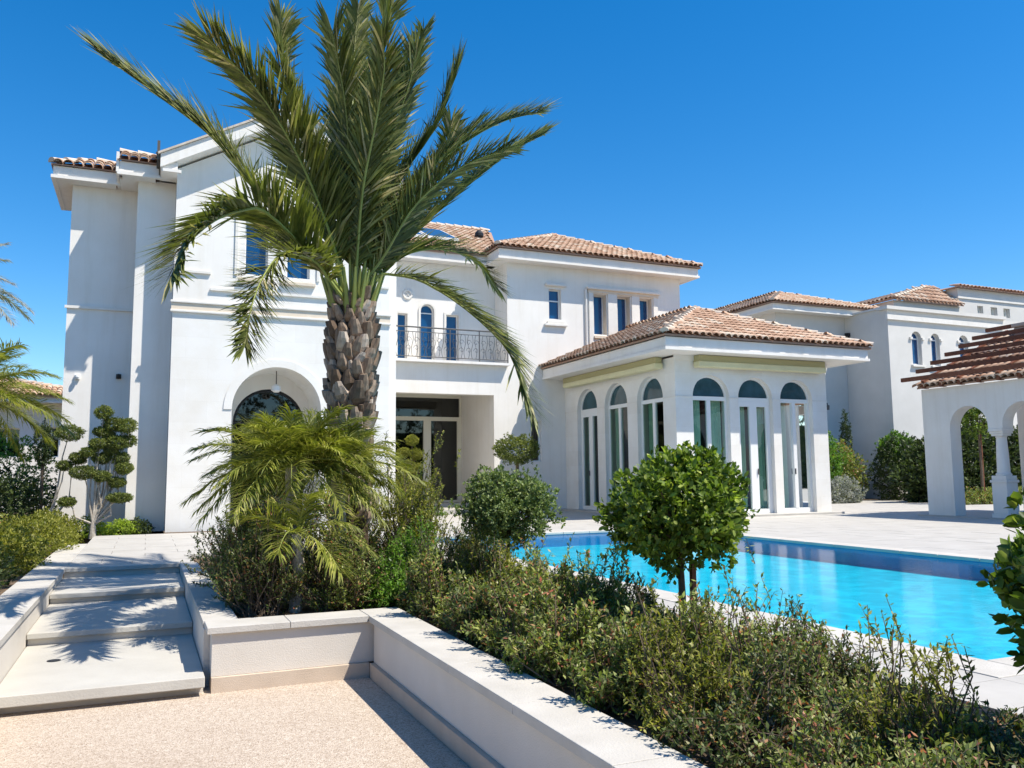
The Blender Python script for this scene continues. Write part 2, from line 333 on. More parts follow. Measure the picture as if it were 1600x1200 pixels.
# ------------------------------------------------------------------ clay tile roofs
def tilemesh(w, L):
    mb = MB(); K = 6
    for (y, z0, sc) in ((0, 0.030, 1.0), (L*1.18, 0.004, 0.8)):
        for j in range(K+1):
            t = math.pi*j/K; mb.v.append((-math.cos(t)*w/2*sc, y, z0 + math.sin(t)*w*0.46*sc))
    for j in range(K): mb.f.append((j, j+1, K+2+j, K+1+j)); mb.m.append(0)
    n = len(mb.v)   # lip thickness at the lower end
    for j in range(K+1):
        t = math.pi*j/K; mb.v.append((-math.cos(t)*w/2*0.84, 0.0, 0.030 + math.sin(t)*w*0.46*0.80))
    for j in range(K): mb.f.append((j+1, j, n+j, n+j+1)); mb.m.append(0)
    return mb
def slope_tiles(O, U, V, poly, w=0.19, L=0.34):
    """O origin at eave, U along the eave, V up the slope; poly in (u,v). returns list of matrices"""
    O = Vector(O); U = Vector(U).normalized(); V = Vector(V).normalized(); N = U.cross(V).normalized()
    if N.z < 0: N = -N
    us = [p[0] for p in poly]; vs = [p[1] for p in poly]; out = []
    def inside(x, y):
        c = False; j = len(poly)-1
        for i in range(len(poly)):
            xi, yi = poly[i]; xj, yj = poly[j]
            if (yi > y) != (yj > y) and x < (xj-xi)*(y-yi)/(yj-yi)+xi: c = not c
            j = i
        return c
    for r in range(int((max(vs)-min(vs))/L)+1):
        v = min(vs) + r*L
        for i in range(int((max(us)-min(us))/w)+1):
            u = min(us) + (i+0.5)*w
            if not inside(u, v+0.02) : continue
            p = O + U*(u+random.uniform(-.006, .006)) + V*(v - 0.05 + random.uniform(-.012, .012)) + N*0.006
            X = U; Y = (V + N*random.uniform(-.01, .012)).normalized(); Z = X.cross(Y)
            if Z.z < 0: X = -X; Z = X.cross(Y)
            mt = Matrix(((X.x, Y.x, Z.x, p.x), (X.y, Y.y, Z.y, p.y), (X.z, Y.z, Z.z, p.z), (0, 0, 0, 1)))
            out.append(mt)
    return out
TM = tilemesh(0.19, 0.34); TME = TM.mesh('roof_tile', M['tile'], True)
def tiles_joined(mats, parent, name='roof_tiles'):
    v = np.array(TM.v); nv = len(v); allv = []; fs = []
    for i, m in enumerate(mats):
        A = np.array(m); allv.append(v @ A[:3, :3].T + A[:3, 3]); fs += [tuple(k + i*nv for k in f) for f in TM.f]
    if not mats: return
    me = bpy.data.meshes.new(name); me.from_pydata(np.concatenate(allv).tolist(), [], fs); me.materials.append(M['tile'])
    me.polygons.foreach_set('use_smooth', [True]*len(me.polygons))
    return link(name, me, parent, 'stuff')
def tiles_single(mats, parent):
    off = Vector((0, 0, 0)); p = parent
    while p is not None: off += p.location; p = p.parent
    for m in mats:
        o = bpy.data.objects.new('roof_tile', TME); COL.objects.link(o); o.parent = parent
        mm = m.copy(); mm.translation = m.translation - off; o.matrix_local = mm
def ridge_caps(p0, p1, parent, step=0.36, r=0.10, name='ridge_tile'):
    p0 = Vector(p0); p1 = Vector(p1); d = p1-p0; n = max(1, int(d.length/step)); d.normalize()
    side = d.cross(Vector((0, 0, 1))).normalized(); up = side.cross(d)
    for i in range(n):
        a = p0 + d*(i*step - 0.03); b = a + d*(step*1.15); mb = MB(); K = 6
        for q, rr, h in ((a, r*1.08, 0.03), (b, r*0.9, 0.0)):
            for j in range(K+1):
                t = math.pi*j/K; mb.v.append(tuple(q + side*math.cos(t)*rr + up*(math.sin(t)*rr*0.9 + h)))
        for j in range(K): mb.f.append((j, j+1, K+2+j, K+1+j)); mb.m.append(0)
        mb.f.append(tuple(range(K+1))); mb.m.append(0)
        part(name, mb, M['ridge'], parent)
def slab(mb, pts, t=0.05):
    """thick roof plane"""
    pts = [Vector(p) for p in pts]; lo = [p - Vector((0, 0, t)) for p in pts]
    mb.poly(pts); mb.poly(lo[::-1])
    for i in range(len(pts)):
        j = (i+1) % len(pts); mb.quad(pts[i], pts[j], lo[j], lo[i])
def eaves(name, x0, x1, y0, y1, zs, zt, inset, parent, sides='LFR', mat=None, lip=0.035):
    """boxed eave: outer rect, soffit z zs, top zt, inset to the wall"""
    mat = mat or M['stucco']; mb = MB()
    if 'F' in sides: mb.box(x0, x1, y0, y0+0.05, zs+0.07, zt); mb.box(x0-lip, x1+lip, y0-lip, y0+0.06, zs, zs+0.068)
    if 'L' in sides: mb.box(x0, x0+0.05, y0+0.052, y1, zs+0.07, zt); mb.box(x0-lip, x0+0.06, y0+0.062, y1, zs, zs+0.068)
    if 'R' in sides: mb.box(x1-0.05, x1, y0+0.052, y1, zs+0.07, zt); mb.box(x1-0.06, x1+lip, y0+0.062, y1, zs, zs+0.068)
    a = 0.061
    if 'F' in sides: mb.box(x0+a, x1-a, y0+a, y0+inset+0.02, zs+0.012, zs+0.05)
    if 'L' in sides: mb.box(x0+a, x0+inset+0.02, y0+inset+0.022, y1, zs+0.012, zs+0.05)
    if 'R' in sides: mb.box(x1-inset-0.02, x1-a, y0+inset+0.022, y1, zs+0.012, zs+0.05)
    return part(name, mb, mat, parent)
def window_unit(kind, c, a, b, z0, z1, parent, glass='blue', arch=False, d=0.14, fw=0.035, fmat='white', name='window', bars=(), transom=None):
    f = archframe(name, kind, c, a, b, z0, z1, fw, d, M[fmat], parent, arch)
    part('window_bar', kbox(kind, c, a, b, d-.004, d+0.05, z0, z0+fw), M[fmat], f)
    for u in bars: part('window_bar', kbox(kind, c, u-fw/2, u+fw/2, d-.006, d+0.04, z0+fw, z1-.001), M[fmat], f)
    if transom: part('window_bar', kbox(kind, c, a+fw, b-fw, d-.008, d+0.045, transom-fw/2, transom+fw/2), M[fmat], f)
    archpane('pane', kind, c, a+0.01, b-0.01, z0+0.01, z1, d+0.025, M[glass], f, arch)
    return f
# ------------------------------------------------------------------ leaves
def leafmesh(name, P, D, Nn, L, Wd, mat, extra=None, fold=False):
    """rhombic leaves; P base points, D directions, Nn normals (n,3)"""
    P = np.asarray(P); D = np.asarray(D); Nn = np.asarray(Nn); n = len(P)
    D = D/np.linalg.norm(D, axis=1, keepdims=True); Sd = np.cross(D, Nn); Sd /= (np.linalg.norm(Sd, axis=1, keepdims=True)+1e-9); Nm = np.cross(Sd, D)
    L = np.broadcast_to(L, n)[:, None]; Wd = np.broadcast_to(Wd, n)[:, None]
    if fold:
        V = np.stack([P, P+D*L*.35+Sd*Wd*.5+Nm*Wd*.15, P+D*L*.75+Sd*Wd*.42+Nm*Wd*.12, P+D*L, P+D*L*.75-Sd*Wd*.42+Nm*Wd*.12, P+D*L*.35-Sd*Wd*.5+Nm*Wd*.15], 1).reshape(-1, 3)
        base = np.arange(n)[:, None]*6; F = np.concatenate([base+np.array([[0, 1, 2, 3]]), base+np.array([[0, 3, 4, 5]])], 1).reshape(-1)
        nf = 2*n
    else:
        V = np.stack([P, P+D*L*.5+Sd*Wd*.5, P+D*L, P+D*L*.5-Sd*Wd*.5], 1).reshape(-1, 3)
        F = np.arange(4*n); nf = n
    me = bpy.data.meshes.new(name)
    nv = len(V); ev = np.zeros((0, 3)); ef = []
    if extra is not None: ev = np.array(extra.v).reshape(-1, 3); ef = extra.f
    me.vertices.add(nv+len(ev)); me.vertices.foreach_set('co', np.concatenate([V, ev]).ravel())
    lt = np.concatenate([np.full(nf, 4), np.array([len(f) for f in ef], int)]) if ef else np.full(nf, 4)
    li = np.concatenate([F, np.array([i+nv for f in ef for i in f], int)]) if ef else F
    me.loops.add(len(li)); me.loops.foreach_set('vertex_index', li.astype(np.int32))
    me.polygons.add(len(lt)); st = np.concatenate([[0], np.cumsum(lt)[:-1]])
    me.polygons.foreach_set('loop_start', st.astype(np.int32)); me.polygons.foreach_set('loop_total', lt.astype(np.int32))
    me.materials.append(mat)
    if ef:
        me.materials.append(M['bark']); me.polygons.foreach_set('material_index', np.concatenate([np.zeros(nf, int), np.ones(len(ef), int)]).astype(np.int32))
    me.update(calc_edges=True); me.validate(); return me
def rvec(n): v = RNG.normal(size=(n, 3)); return v/np.linalg.norm(v, axis=1, keepdims=True)
def twig_shrub(c, rx, ry, h, ntw, leaf, mat, name='shrub', label='', cat='shrub', group=None, wild=0.25, per=26, up=0.6):
    """bush of twigs with small leaves along them"""
    c = np.array(c, float); mb = MB(); P = []; D = []; N = []; LL = []
    for i in range(ntw):
        a = RNG.uniform(0, 2*math.pi); q = math.sqrt(RNG.uniform(0, 1)); zf = RNG.uniform(0.15, 1.0)
        rad = math.sqrt(max(0.05, 1 - (max(zf-.35, 0)/.72)**2))
        s = 1 + (RNG.uniform(0, wild) if RNG.uniform() < .25 else 0)
        if i % 14 == 0: cc = np.array([rx*q*rad*math.cos(a), ry*q*rad*math.sin(a), h*zf*s])
        tip = c + cc + RNG.normal(size=3)*np.array([.055, .055, .05])*(h/.45) + (np.array([0, 0, h*RNG.uniform(.1, .35)*wild]) if RNG.uniform() < .10 else 0)
        if tip[2] < c[2]+.05: tip[2] = c[2]+.05
        b = c + np.array([rx*q*.45*math.cos(a), ry*q*.45*math.sin(a), 0.0]); L = np.linalg.norm(tip-b)
        sp = tip + rvec(1)[0]*0.03; d0 = (tip-b)/max(L, 1e-3)
        seg = min(0.17, L*.8); gd = rvec(1)[0]*.45; st = tip - (d0*(1-up) + np.array([0, 0, up]) + gd)*seg
        if i % 3 == 0: mb.tube([b, (b+st)/2 + rvec(1)[0]*.02, st, tip], [.006, .005, .003, .0015], 3, cap=False)
        elif wild > .3: mb.tube([st, tip], [.0025, .001], 3, cap=False)
        t = np.linspace(0.0, 1, per) ; pts = st[None]*(1-t[:, None]) + tip[None]*t[:, None]
        dr = rvec(per)*.9 + d0*.35; dr[:, 2] += .15
        P.append(pts); D.append(dr); N.append(rvec(per)*.5 + np.array([0, 0, 1.0])); LL.append(np.full(per, leaf)*RNG.uniform(.6, 1.15, per))
    P = np.concatenate(P); D = np.concatenate(D); N = np.concatenate(N); LL = np.concatenate(LL)
    k = P[:, 2] > c[2]+.01; P, D, N, LL = P[k], D[k], N[k], LL[k]
    root = thing(name, tuple(c), label, cat, group)
    link('foliage', leafmesh('foliage', P, D, N, LL, LL*.42, mat), root)
    if mb.f: part('branches', mb, M['bark'], root)
    return root
def blob_leaves(c, r, n, leaf, lump=0.15, fill=0.55, wratio=.5, seed=0, upbias=.3):
    """leaf cloud filling a lumpy ellipsoid, leaves pointing outwards in rosettes"""
    g = np.random.default_rng(seed); c = np.array(c, float); r = np.array(r, float)*np.ones(3)
    nr = max(8, n//9); d = g.normal(size=(nr, 3)); d /= np.linalg.norm(d, axis=1, keepdims=True)
    ph = g.uniform(0, 6.28, 6); lm = 1 + lump*(np.sin(d[:, 0]*5+ph[0])*np.sin(d[:, 1]*6+ph[1]) + .7*np.sin(d[:, 2]*8+ph[2])*np.sin(d[:, 0]*9+ph[3]))
    rr = (1 - fill*g.uniform(0, 1, nr)**1.8)*lm*g.uniform(.93, 1.05, nr)
    base = c + d*rr[:, None]*r
    k = 9; P = np.repeat(base, k, 0) + g.normal(size=(nr*k, 3))*leaf*.25
    D = np.repeat(d, k, 0)*.8 + g.normal(size=(nr*k, 3))*.75; D[:, 2] += upbias
    N = np.repeat(d, k, 0) + g.normal(size=(nr*k, 3))*.5 + np.array([0, 0, .5])
    L = leaf*g.uniform(.6, 1.15, nr*k)
    return P, D, N, L
# ------------------------------------------------------------------ GROUND, PAVING
bx('ground', (-80, 120, -30, 160, -1.4, -1.2), M['soil'], None, 'structure')
bx('washed_pebble_paving', (-30, 1.66, -12, 7.6, -1.0, -0.47), M['aggregate'], None, 'structure')
# pool deck: base and pavers (leaving the pool and the planting beds open)
PX0, PX1, PY0, PY1 = 4.5, 9.65, 3.5, 14.55
mb = MB()
def deckbox(x0, x1, y0, y1): mb.box(x0, x1, y0, y1, -1.1, -0.03)
deckbox(3.65, PX0-.3, -10, 60); deckbox(PX1+.3, 60, -10, 60); deckbox(PX0-.3, PX1+.3, -10, PY0-.3); deckbox(PX0-.3, PX1+.3, PY1+.3, 60)
deckbox(-0.88, 3.65, 13.2, 18.3); deckbox(-0.88, .62, 11.92, 13.2)
part('deck_base', mb, M['grout'], None, 'structure')
near = []; far = []
def pavers(x0, x1, y0, y1, w=0.9, h=0.6):
    ny = max(1, round((y1-y0)/h)); hh = (y1-y0)/ny
    for j in range(ny):
        nx = max(1, round((x1-x0)/w)); ww = (x1-x0)/nx; o = 0.5*ww if j % 2 else 0
        xs = [x0] + [x0+o+i*ww for i in range(1 if not o else 0, nx)] + [x1]
        for a, b in zip(xs[:-1], xs[1:]):
            if b-a > .05: near.append((a+.003, b-.003, y0+j*hh+.003, y0+(j+1)*hh-.003))
pavers(3.65, PX0-.3, 0.5, 22, 0.55, 0.9); pavers(PX0-.3, PX1+.3, PY1+.3, 23.1); pavers(PX1+.3, 22, 3, 24.5); pavers(-.88, 3.65, 13.2, 18.3)
pavers(-.88, .62, 11.92, 13.2); pavers(PX0-.3, PX1+.3, 0.5, PY0-.3); pavers(22, 40, 10, 24.5, 1.2, .9)
near.sort(key=lambda q: (q[0]+q[1])**2/4 + (q[2]+q[3])**2/4 - (60 if q[0] > -1.5 and q[3] > 11.9 and q[1] < 3.7 else 0))
paving = thing('terrace_paving', (6, 10, 0), 'pale cream stone paving slabs of the terrace around the pool', 'paving')
paving['kind'] = 'structure'
del paving['category']; del paving['label']
def paverbox(mb, q, dz=0):
    a, b, c, d = q; mb.box(a, b, c, d, -0.04, 0.0+dz)
for q in near[:290]:
    m_ = MB(); paverbox(m_, q, random.uniform(-.0012, .0012)); part('paving_slab', m_, M['paver'], paving)
m_ = MB()
for q in near[290:]: paverbox(m_, q, random.uniform(-.001, .001))
part('paving_slabs', m_, M['paver'], paving, 'stuff')
# planting soil
mb = MB(); mb.box(0.62, 3.65, 7.1, 13.2, -1.0, -0.06); mb.box(1.97, 3.65, -8, 7.098, -1.0, -0.06); mb.box(-30, -1.25, 7, 60, -1.0, -0.06)
mb.box(-1.249, .39, 18.6, 22, -1.0, -0.06); mb.box(23, 60, 24.5, 27, -1, -.02)
part('planting_bed', mb, M['soil'], None, 'structure')
# ------------------------------------------------------------------ POOL
mb = MB(); D_ = -0.27
mb.quad((PX0, PY0, D_), (PX1, PY0, D_), (PX1, PY1, D_), (PX0, PY1, D_))
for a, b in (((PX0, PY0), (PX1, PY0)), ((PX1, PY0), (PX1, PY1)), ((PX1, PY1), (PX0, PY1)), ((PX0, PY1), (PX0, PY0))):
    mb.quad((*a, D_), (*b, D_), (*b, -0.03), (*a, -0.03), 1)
part('pool_basin', mb, [M['pool'], M['poolwall_shade']], None, 'structure')
mb = MB(); mb.quad((PX0+.001, PY0+.001, -.045), (PX1-.001, PY0+.001, -.045), (PX1-.001, PY1-.001, -.045), (PX0+.001, PY1-.001, -.045))
part('pool_water', mb, M['water'], None, 'structure')
cop = thing('pool_coping', (PX0, PY0, 0), 'x', 'x'); del cop['label']; del cop['category']; cop['kind'] = 'structure'
def cstones(x0, x1, y0, y1, along):
    L = (y1-y0) if along == 'Y' else (x1-x0); n = round(L/0.6); s = L/n
    for i in range(n):
        g = .003; m_ = MB()
        if along == 'Y': m_.box(x0, x1, y0+i*s+g, y0+(i+1)*s-g, -.04, 0.004)
        else: m_.box(x0+i*s+g, x0+(i+1)*s-g, y0, y1, -.04, 0.004)
        part('coping_stone', m_, M['coping'], cop, bevel=.006)
cstones(PX0-.298, PX0+.02, PY0-.3, PY1+.3, 'Y'); cstones(PX1-.02, PX1+.298, PY0-.3, PY1+.3, 'Y')
cstones(PX0+.022, PX1-.022, PY0-.298, PY0+.02, 'X'); cstones(PX0+.022, PX1-.022, PY1-.02, PY1+.298, 'X')
# ------------------------------------------------------------------ PLANTER WALLS AND STEPS
pw = thing('planter_wall', (1.7, 5, -.47), 'low cream rendered planter wall with pale stone coping running beside the pebble paving', 'wall')
part('wall_face', MB().box(1.70, 1.95, -9, 6.70, -.36, -.05).box(0.49, 1.95, 6.74, 6.95, -.36, -.05), M['rwall'], pw)
part('plinth', MB().box(1.665, 1.95, -9, 6.69, -.5, -.362).box(0.49, 1.664, 6.70, 6.95, -.5, -.362), M['plinth'], pw)
ys = [6.70]
while ys[-1] > -8: ys.append(ys[-1]-0.95)
for a, b in zip(ys[:-1], ys[1:]):
    bx('coping_slab', (1.66, 1.98, b+.002, a-.002, -.05, random.uniform(-.001, .001)), M['coping'], pw, bevel=.004)
xs = [0.45, 1.05, 1.66]
for a, b in zip(xs[:-1], xs[1:]): bx('coping_slab', (a+.002, b-.002, 6.705, 7.04, -.05, 0), M['coping'], pw, bevel=.004)
bx('coping_slab', (1.662, 1.98, 6.705, 7.04, -.05, 0.001), M['coping'], pw, bevel=.004)
rw = thing('step_side_wall', (.5, 9, -.47), 'low wall with pale coping on the right of the garden steps', 'wall')
part('wall_face', MB().box(.445, .62, 6.96, 11.9, -.5, -.05), M['rwall'], rw)
for i in range(5): bx('coping_slab', (.44, .66 if i > 3 else .70, 7.045+i*.97, 7.041+(i+1)*.97, -.05, 0), M['coping'], rw, bevel=.004)
lw = thing('step_side_wall', (-1, 9, -.47), 'low wall with pale coping on the left of the garden steps beside the hedge', 'wall')
part('wall_face', MB().box(-1.2, -.90, 2.0, 11.9, -.5, -.05), M['rwall'], lw)
for i in range(12): bx('coping_slab', (-1.24, -.88, 1.9+i*1.19, 1.896+(i+1)*1.19, -.05, 0.002), M['coping'], lw, bevel=.004)
st = thing('garden_steps', (-.2, 9, -.47), 'wide shallow pale stone garden steps leading up to the villa', 'steps')
#            front y, top z
for (y0, y1, z, zz) in ((6.62, 8.74, -.33, .075), (8.45, 10.58, -.22, .05), (10.28, 12.0, -.115, .05), (11.86, 12.1, 0.003, .05)):
    bx('tread', (-.895, .44, y0, y1, z-zz, z), M['step'], st, bevel=.006)
part('riser', MB().box(-.89, .438, 6.75, 11.9, -.5, -.41).box(-.89, .438, 8.5, 11.9, -.41, -.272).box(-.89, .438, 10.33, 11.9, -.272, -.168).box(-.89, .438, 11.9, 12.0, -.168, -.05), M['rwall'], st)
for i, (px, py) in enumerate(((-.72, 7.5),)):
    tag(part('floor_drain', MB().lathe((-.62, 7.72, -.329), [(.05, 0), (.05, .004), (.02, .005)], 14), M['black']), 'small dark round fitting let into the lowest garden step', 'drain')
# ------------------------------------------------------------------ VILLA
V = thing('villa', (5, 22, 0), 'large white rendered villa with arched openings, gabled front and clay tile roofs', 'house')
HY_ = 23.3; GX0, GX1, GY = 0.39, 5.05, 18.68; GC = 2.72; SL = 0.548
gable_top = lambda u: 8.93 - SL*abs(u-GC)
wall('gable_wall', 'Y', GY, GX0, GX1, 4.70, gable_top, .35, [(1.81, 2.30, 5.49, 6.70, False), (2.70, 3.21, 5.49, 6.70, False)], M['stucco'], V, k=[GC])
AX0, AX1, ASP = 1.62, 3.50, 2.54
wall('lower_wall', 'Y', GY, GX0, GX1, 0, 4.698, .35, [(AX0, AX1, 0, ASP, True)], M['stone'], V)
# side walls of the gable block
bx('side_wall', (GX0, GX0+.3, GY+.352, 27, 0, 7.62), M['stucco'], V)
bx('side_wall', (GX1, 5.28, 18.95, 23.3, 0, 7.6), M['stucco'], V)
# deep arched porch: vault lining and glazed inner arch
mb = MB(); rp = ringpath(AX0, AX1, 0, ASP, 24)
for (a, b) in zip(rp[:-1], rp[1:]): mb.quad((a[0], GY+.35, a[1]), (b[0], GY+.35, b[1]), (b[0], 20.2, b[1]), (a[0], 20.2, a[1]))
part('porch_vault', mb, M['stone'], V)
wall('porch_inner_wall', 'Y', 20.0, AX0-.05, AX1+.25, 0, 3.7, .15, [(1.76, 3.36, 0, 2.33, True)], M['stucco'], V)
bx('porch_floor', (AX0, AX1, GY+.0, 20.2, -.1, .03), M['paver'], V)
pd = archframe('arched_door', 'Y', 20.0, 1.76, 3.36, 0.03, 2.33, .06, .05, M['black'], V, True, .08)
archpane('pane', 'Y', 20.0, 1.78, 3.34, 0.04, 2.33, .10, M['darkglass'], pd, True)
part('door_bar', MB().box(2.53, 2.59, 20.04, 20.12, .03, 2.33).box(1.82, 3.30, 20.045, 20.11, 2.30, 2.36), M['black'], pd)
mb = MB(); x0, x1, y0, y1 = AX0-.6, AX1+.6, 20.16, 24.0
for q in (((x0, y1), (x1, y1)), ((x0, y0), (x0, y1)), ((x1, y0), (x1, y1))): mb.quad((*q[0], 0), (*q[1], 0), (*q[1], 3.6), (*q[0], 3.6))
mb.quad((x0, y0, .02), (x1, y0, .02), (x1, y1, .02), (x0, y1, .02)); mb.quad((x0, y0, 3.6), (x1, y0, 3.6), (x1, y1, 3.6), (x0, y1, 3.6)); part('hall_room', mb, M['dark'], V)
bx('dark_backing', (10.4, 11.5, HY_+.8, HY_+.9, 1.2, 3.0), M['dark'], V)  # dark panel added behind the wing window to read as an unlit room
# archivolt
mb = MB(); o_ = ringpath(AX0-.17, AX1+.17, 2.5, ASP, 28); i_ = ringpath(AX0-.0, AX1+.0, 2.5, ASP, 28)
for k in range(1, len(o_)-2):
    a, b, c, d = o_[k], o_[k+1], i_[k+1], i_[k]; y = GY-.02
    mb.quad((a[0], y, a[1]), (b[0], y, b[1]), (c[0], y, c[1]), (d[0], y, d[1])); mb.quad((a[0], y, a[1]), (b[0], y, b[1]), (b[0], GY, b[1]), (a[0], GY, a[1]))
    mb.quad((d[0], y, d[1]), (c[0], y, c[1]), (c[0], GY, c[1]), (d[0], GY, d[1]))
part('arch_moulding', mb, M['stone'], V)
# cornices and string bands
for z in (4.56, 4.76): bx('cornice', (GX0-.05, GX1+.03, GY-.055, GY-.001, z, z+.05), M['trim'], V, bevel=.01)
bx('cornice', (GX0-.03, GX1+.01, GY-.022, GY-.001, 4.612, 4.755), M['sill'], V)
bx('string_band', (.55, 1.12, GY-.05, GY-.001, 5.42, 5.47), M['trim'], V); bx('string_band', (1.12, 3.70, GY-.05, GY-.001, 5.07, 5.12), M['trim'], V)
bx('string_band', (4.66, 5.02, GY-.05, GY-.001, 5.41, 5.46), M['trim'], V)
for a, b in ((1.81, 2.30), (2.70, 3.21)):
    f = window_unit('Y', GY, a, b, 5.49, 6.70, V)
    bx('sill', (a-.12, b+.12, GY-.09, GY-.001, 5.31, 5.39), M['sill'], f, bevel=.01)
    bx('sill', (a-.06, b+.06, GY-.06, GY-.001, 5.392, 5.43), M['trim'], f)
bx('window_surround', (1.60, 1.66, GY-.03, GY-.001, 5.45, 6.9), M['trim'], V); bx('window_surround', (3.36, 3.42, GY-.03, GY-.001, 5.45, 6.9), M['trim'], V)
bx('window_surround', (1.55, 3.47, GY-.05, GY-.001, 6.902, 6.97), M['trim'], V)
# gable roof
ov = .40; gf = GY-ov; gx0, gx1 = 0.05, 5.39
roof = thing('x', (GC, 22, 8.5), 'x', 'x'); bpy.data.objects.remove(roof)
mb = MB()
for sgn, xe in ((-1, gx0), (1, gx1)):
    zb = 8.98 - SL*abs(xe-GC)
    # barge fascia
    mb.poly([(GC, gf, 8.98), (xe, gf, zb), (xe, gf, zb+.28), (GC, gf, 9.26)]); mb.poly([(GC, gf+.06, 8.98), (xe, gf+.06, zb), (xe, gf+.06, zb+.28), (GC, gf+.06, 9.26)])
    mb.quad((GC, gf, 8.98), (xe, gf, zb), (xe, gf+.06, zb), (GC, gf+.06, 8.98))
    mb.quad((xe, gf, zb), (xe, gf, zb+.28), (xe, gf+.06, zb+.28), (xe, gf+.06, zb))
part('barge_board', mb, M['stucco'], V)
mb = MB()
for xe in (gx0, gx1):
    zb = 8.98 - SL*abs(xe-GC)+.02; slab(mb, [(GC, gf+.062, 9.0), (xe, gf+.062, zb), (xe, 27, zb), (GC, 27, 9.0)], .01)
part('gable_soffit', mb, M['stucco'], V)
mb = MB()
for xe in (gx0-.05, gx1+.05):
    zb = 9.31 - SL*abs(xe-GC); slab(mb, [(GC, gf-.05, 9.31), (xe, gf-.05, zb), (xe, 27, zb), (GC, 27, 9.31)], .045)
gr = part('gable_roof', mb, M['ridge'], V)
hyp = math.hypot(1, SL); tl = []
for s in (-1, 1):
    xe = gx0 if s < 0 else gx1; zb = 9.315 - SL*abs(xe-GC); ln = abs(xe-GC)*hyp
    tl += slope_tiles((xe, gf+.22, zb-.012), (0, 1, 0), (-s, 0, SL), [(0, 0), (8.0, 0), (8.0, ln), (0, ln)])
tiles_joined(tl, gr); ridge_caps((GC, gf+.2, 9.34), (GC, 24.5, 9.34), gr)
# eave return boxes
bx('eave_return', (.07, GX0-.002, gf+.062, GY+.3, 7.45, 7.66), M['stucco'], V); bx('eave_return', (.10, .46, gf+.01, gf+.06, 7.44, 7.5), M['stucco'], V)
bx('eave_return', (GX1+.002, 5.37, gf+.062, GY+.268, 7.45, 7.66), M['stucco'], V)
# left stepped wings
bx('wing_wall', (-.37, GX0-.004, 19.24, 27, 0, 7.5), M['stucco'], V)
bx('wing_wall', (-1.68, -.374, 20.0, 27, 0, 7.5), M['stucco'], V)
bx('string_band', (-1.72, -.376, 19.95, 19.999, 4.74, 4.80), M['trim'], V)
def leanroof(x0, x1, ye, zt, run, pitch, hipL):
    eaves('eaves', x0, x1, ye, 22, 7.45, zt, .35, V, 'LF' if hipL else 'F')
    mb = MB(); zr = zt + run*pitch; hx = run if hipL else 0
    slab(mb, [(x0-.04, ye-.05, zt+.03), (x1, ye-.05, zt+.03), (x1, ye+run, zr+.03), (x0+hx, ye+run, zr+.03)], .03)
    slab(mb, [(x0+hx, ye+run, zr+.03), (x1, ye+run, zr+.03), (x1, ye+2*run+1.6, zt), (x0-.04, ye+2*run+1.6, zt)], .03)
    if hipL: slab(mb, [(x0-.04, ye-.05, zt+.03), (x0+hx, ye+run, zr+.03), (x0-.04, ye+2*run+1.6, zt)], .03)
    r = part('roof', mb, M['pan'], V)
    ln = run*math.hypot(1, pitch)
    tiles_joined(slope_tiles((x0, ye-.04, zt+.035), (1, 0, 0), (0, 1, pitch), [(0, 0), (x1-x0, 0), (x1-x0, ln), (hx, ln)]), r)
    ridge_caps((x0+hx, ye+run, zr+.06), (x1, ye+run, zr+.06), r)
    if hipL: ridge_caps((x0, ye, zt+.05), (x0+hx, ye+run, zr+.06), r)
leanroof(-2.03, -.76, 19.62, 7.72, .8, .48, True)
leanroof(-.74, .03, 18.88, 7.74, .8, .48, False)
bx('soffit', (-.735, -.375, 19.245, 19.99, 7.46, 7.52), M['stucco'], V)
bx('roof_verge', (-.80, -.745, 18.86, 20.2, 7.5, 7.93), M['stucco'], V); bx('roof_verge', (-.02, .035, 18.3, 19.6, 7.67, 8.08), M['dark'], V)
# middle of the house: ground floor opening, balcony
HY = 23.3
wall('recess_wall', 'Y', HY, 5.282, 9.99, 0, 4.38, .3, [(5.6, 9.53, 0, 3.49, False)], M['stucco'], V)
bx('recess_side', (9.53, 9.83, HY+.302, 26.4, 0, 4.3), M['stucco'], V); bx('recess_side', (5.3, 5.6, HY+.302, 26.4, 0, 4.3), M['stucco'], V)
bx('recess_ceiling', (5.6, 9.53, HY+.302, 26.4, 3.74, 3.9), M['stucco'], V)
bx('recess_floor', (5.3, 9.6, 22.7, 26.4, -.05, .13), M['paver'], V); bx('recess_floor', (5.6, 9.528, 24.9, 26.4, .132, .24), M['paver'], V)
DY = 26.2
door = thing('x', (0, 0, 0), 'x', 'x'); bpy.data.objects.remove(door)
fr = MB(); fr.box(5.6, 9.52, DY-.05, DY+.05, 3.63, 3.74).box(5.6, 9.52, DY-.055, DY+.045, 2.88, 3.01).box(5.6, 9.52, DY-.052, DY+.05, .24, .30)
for (a, b) in ((9.38, 9.525), (8.22, 8.47), (6.95, 7.2), (5.61, 5.8)): fr.box(a, b, DY-.06, DY+.055, .301, 2.879)
for (a, b) in ((9.46, 9.525), (5.61, 5.7)): fr.box(a, b, DY-.058, DY+.05, 3.011, 3.629)
gd = part('glazed_door', fr, M['cream'], V)
for a, b, z0, z1 in ((5.7, 9.46, 3.01, 3.63), (8.47, 9.38, .3, 2.88), (7.2, 8.22, .3, 2.88), (5.8, 6.95, .3, 2.88)):
    mb = MB(); mb.quad((a, DY, z0), (b, DY, z0), (b, DY, z1), (a, DY, z1)); part('pane', mb, M['darkglass'], gd)
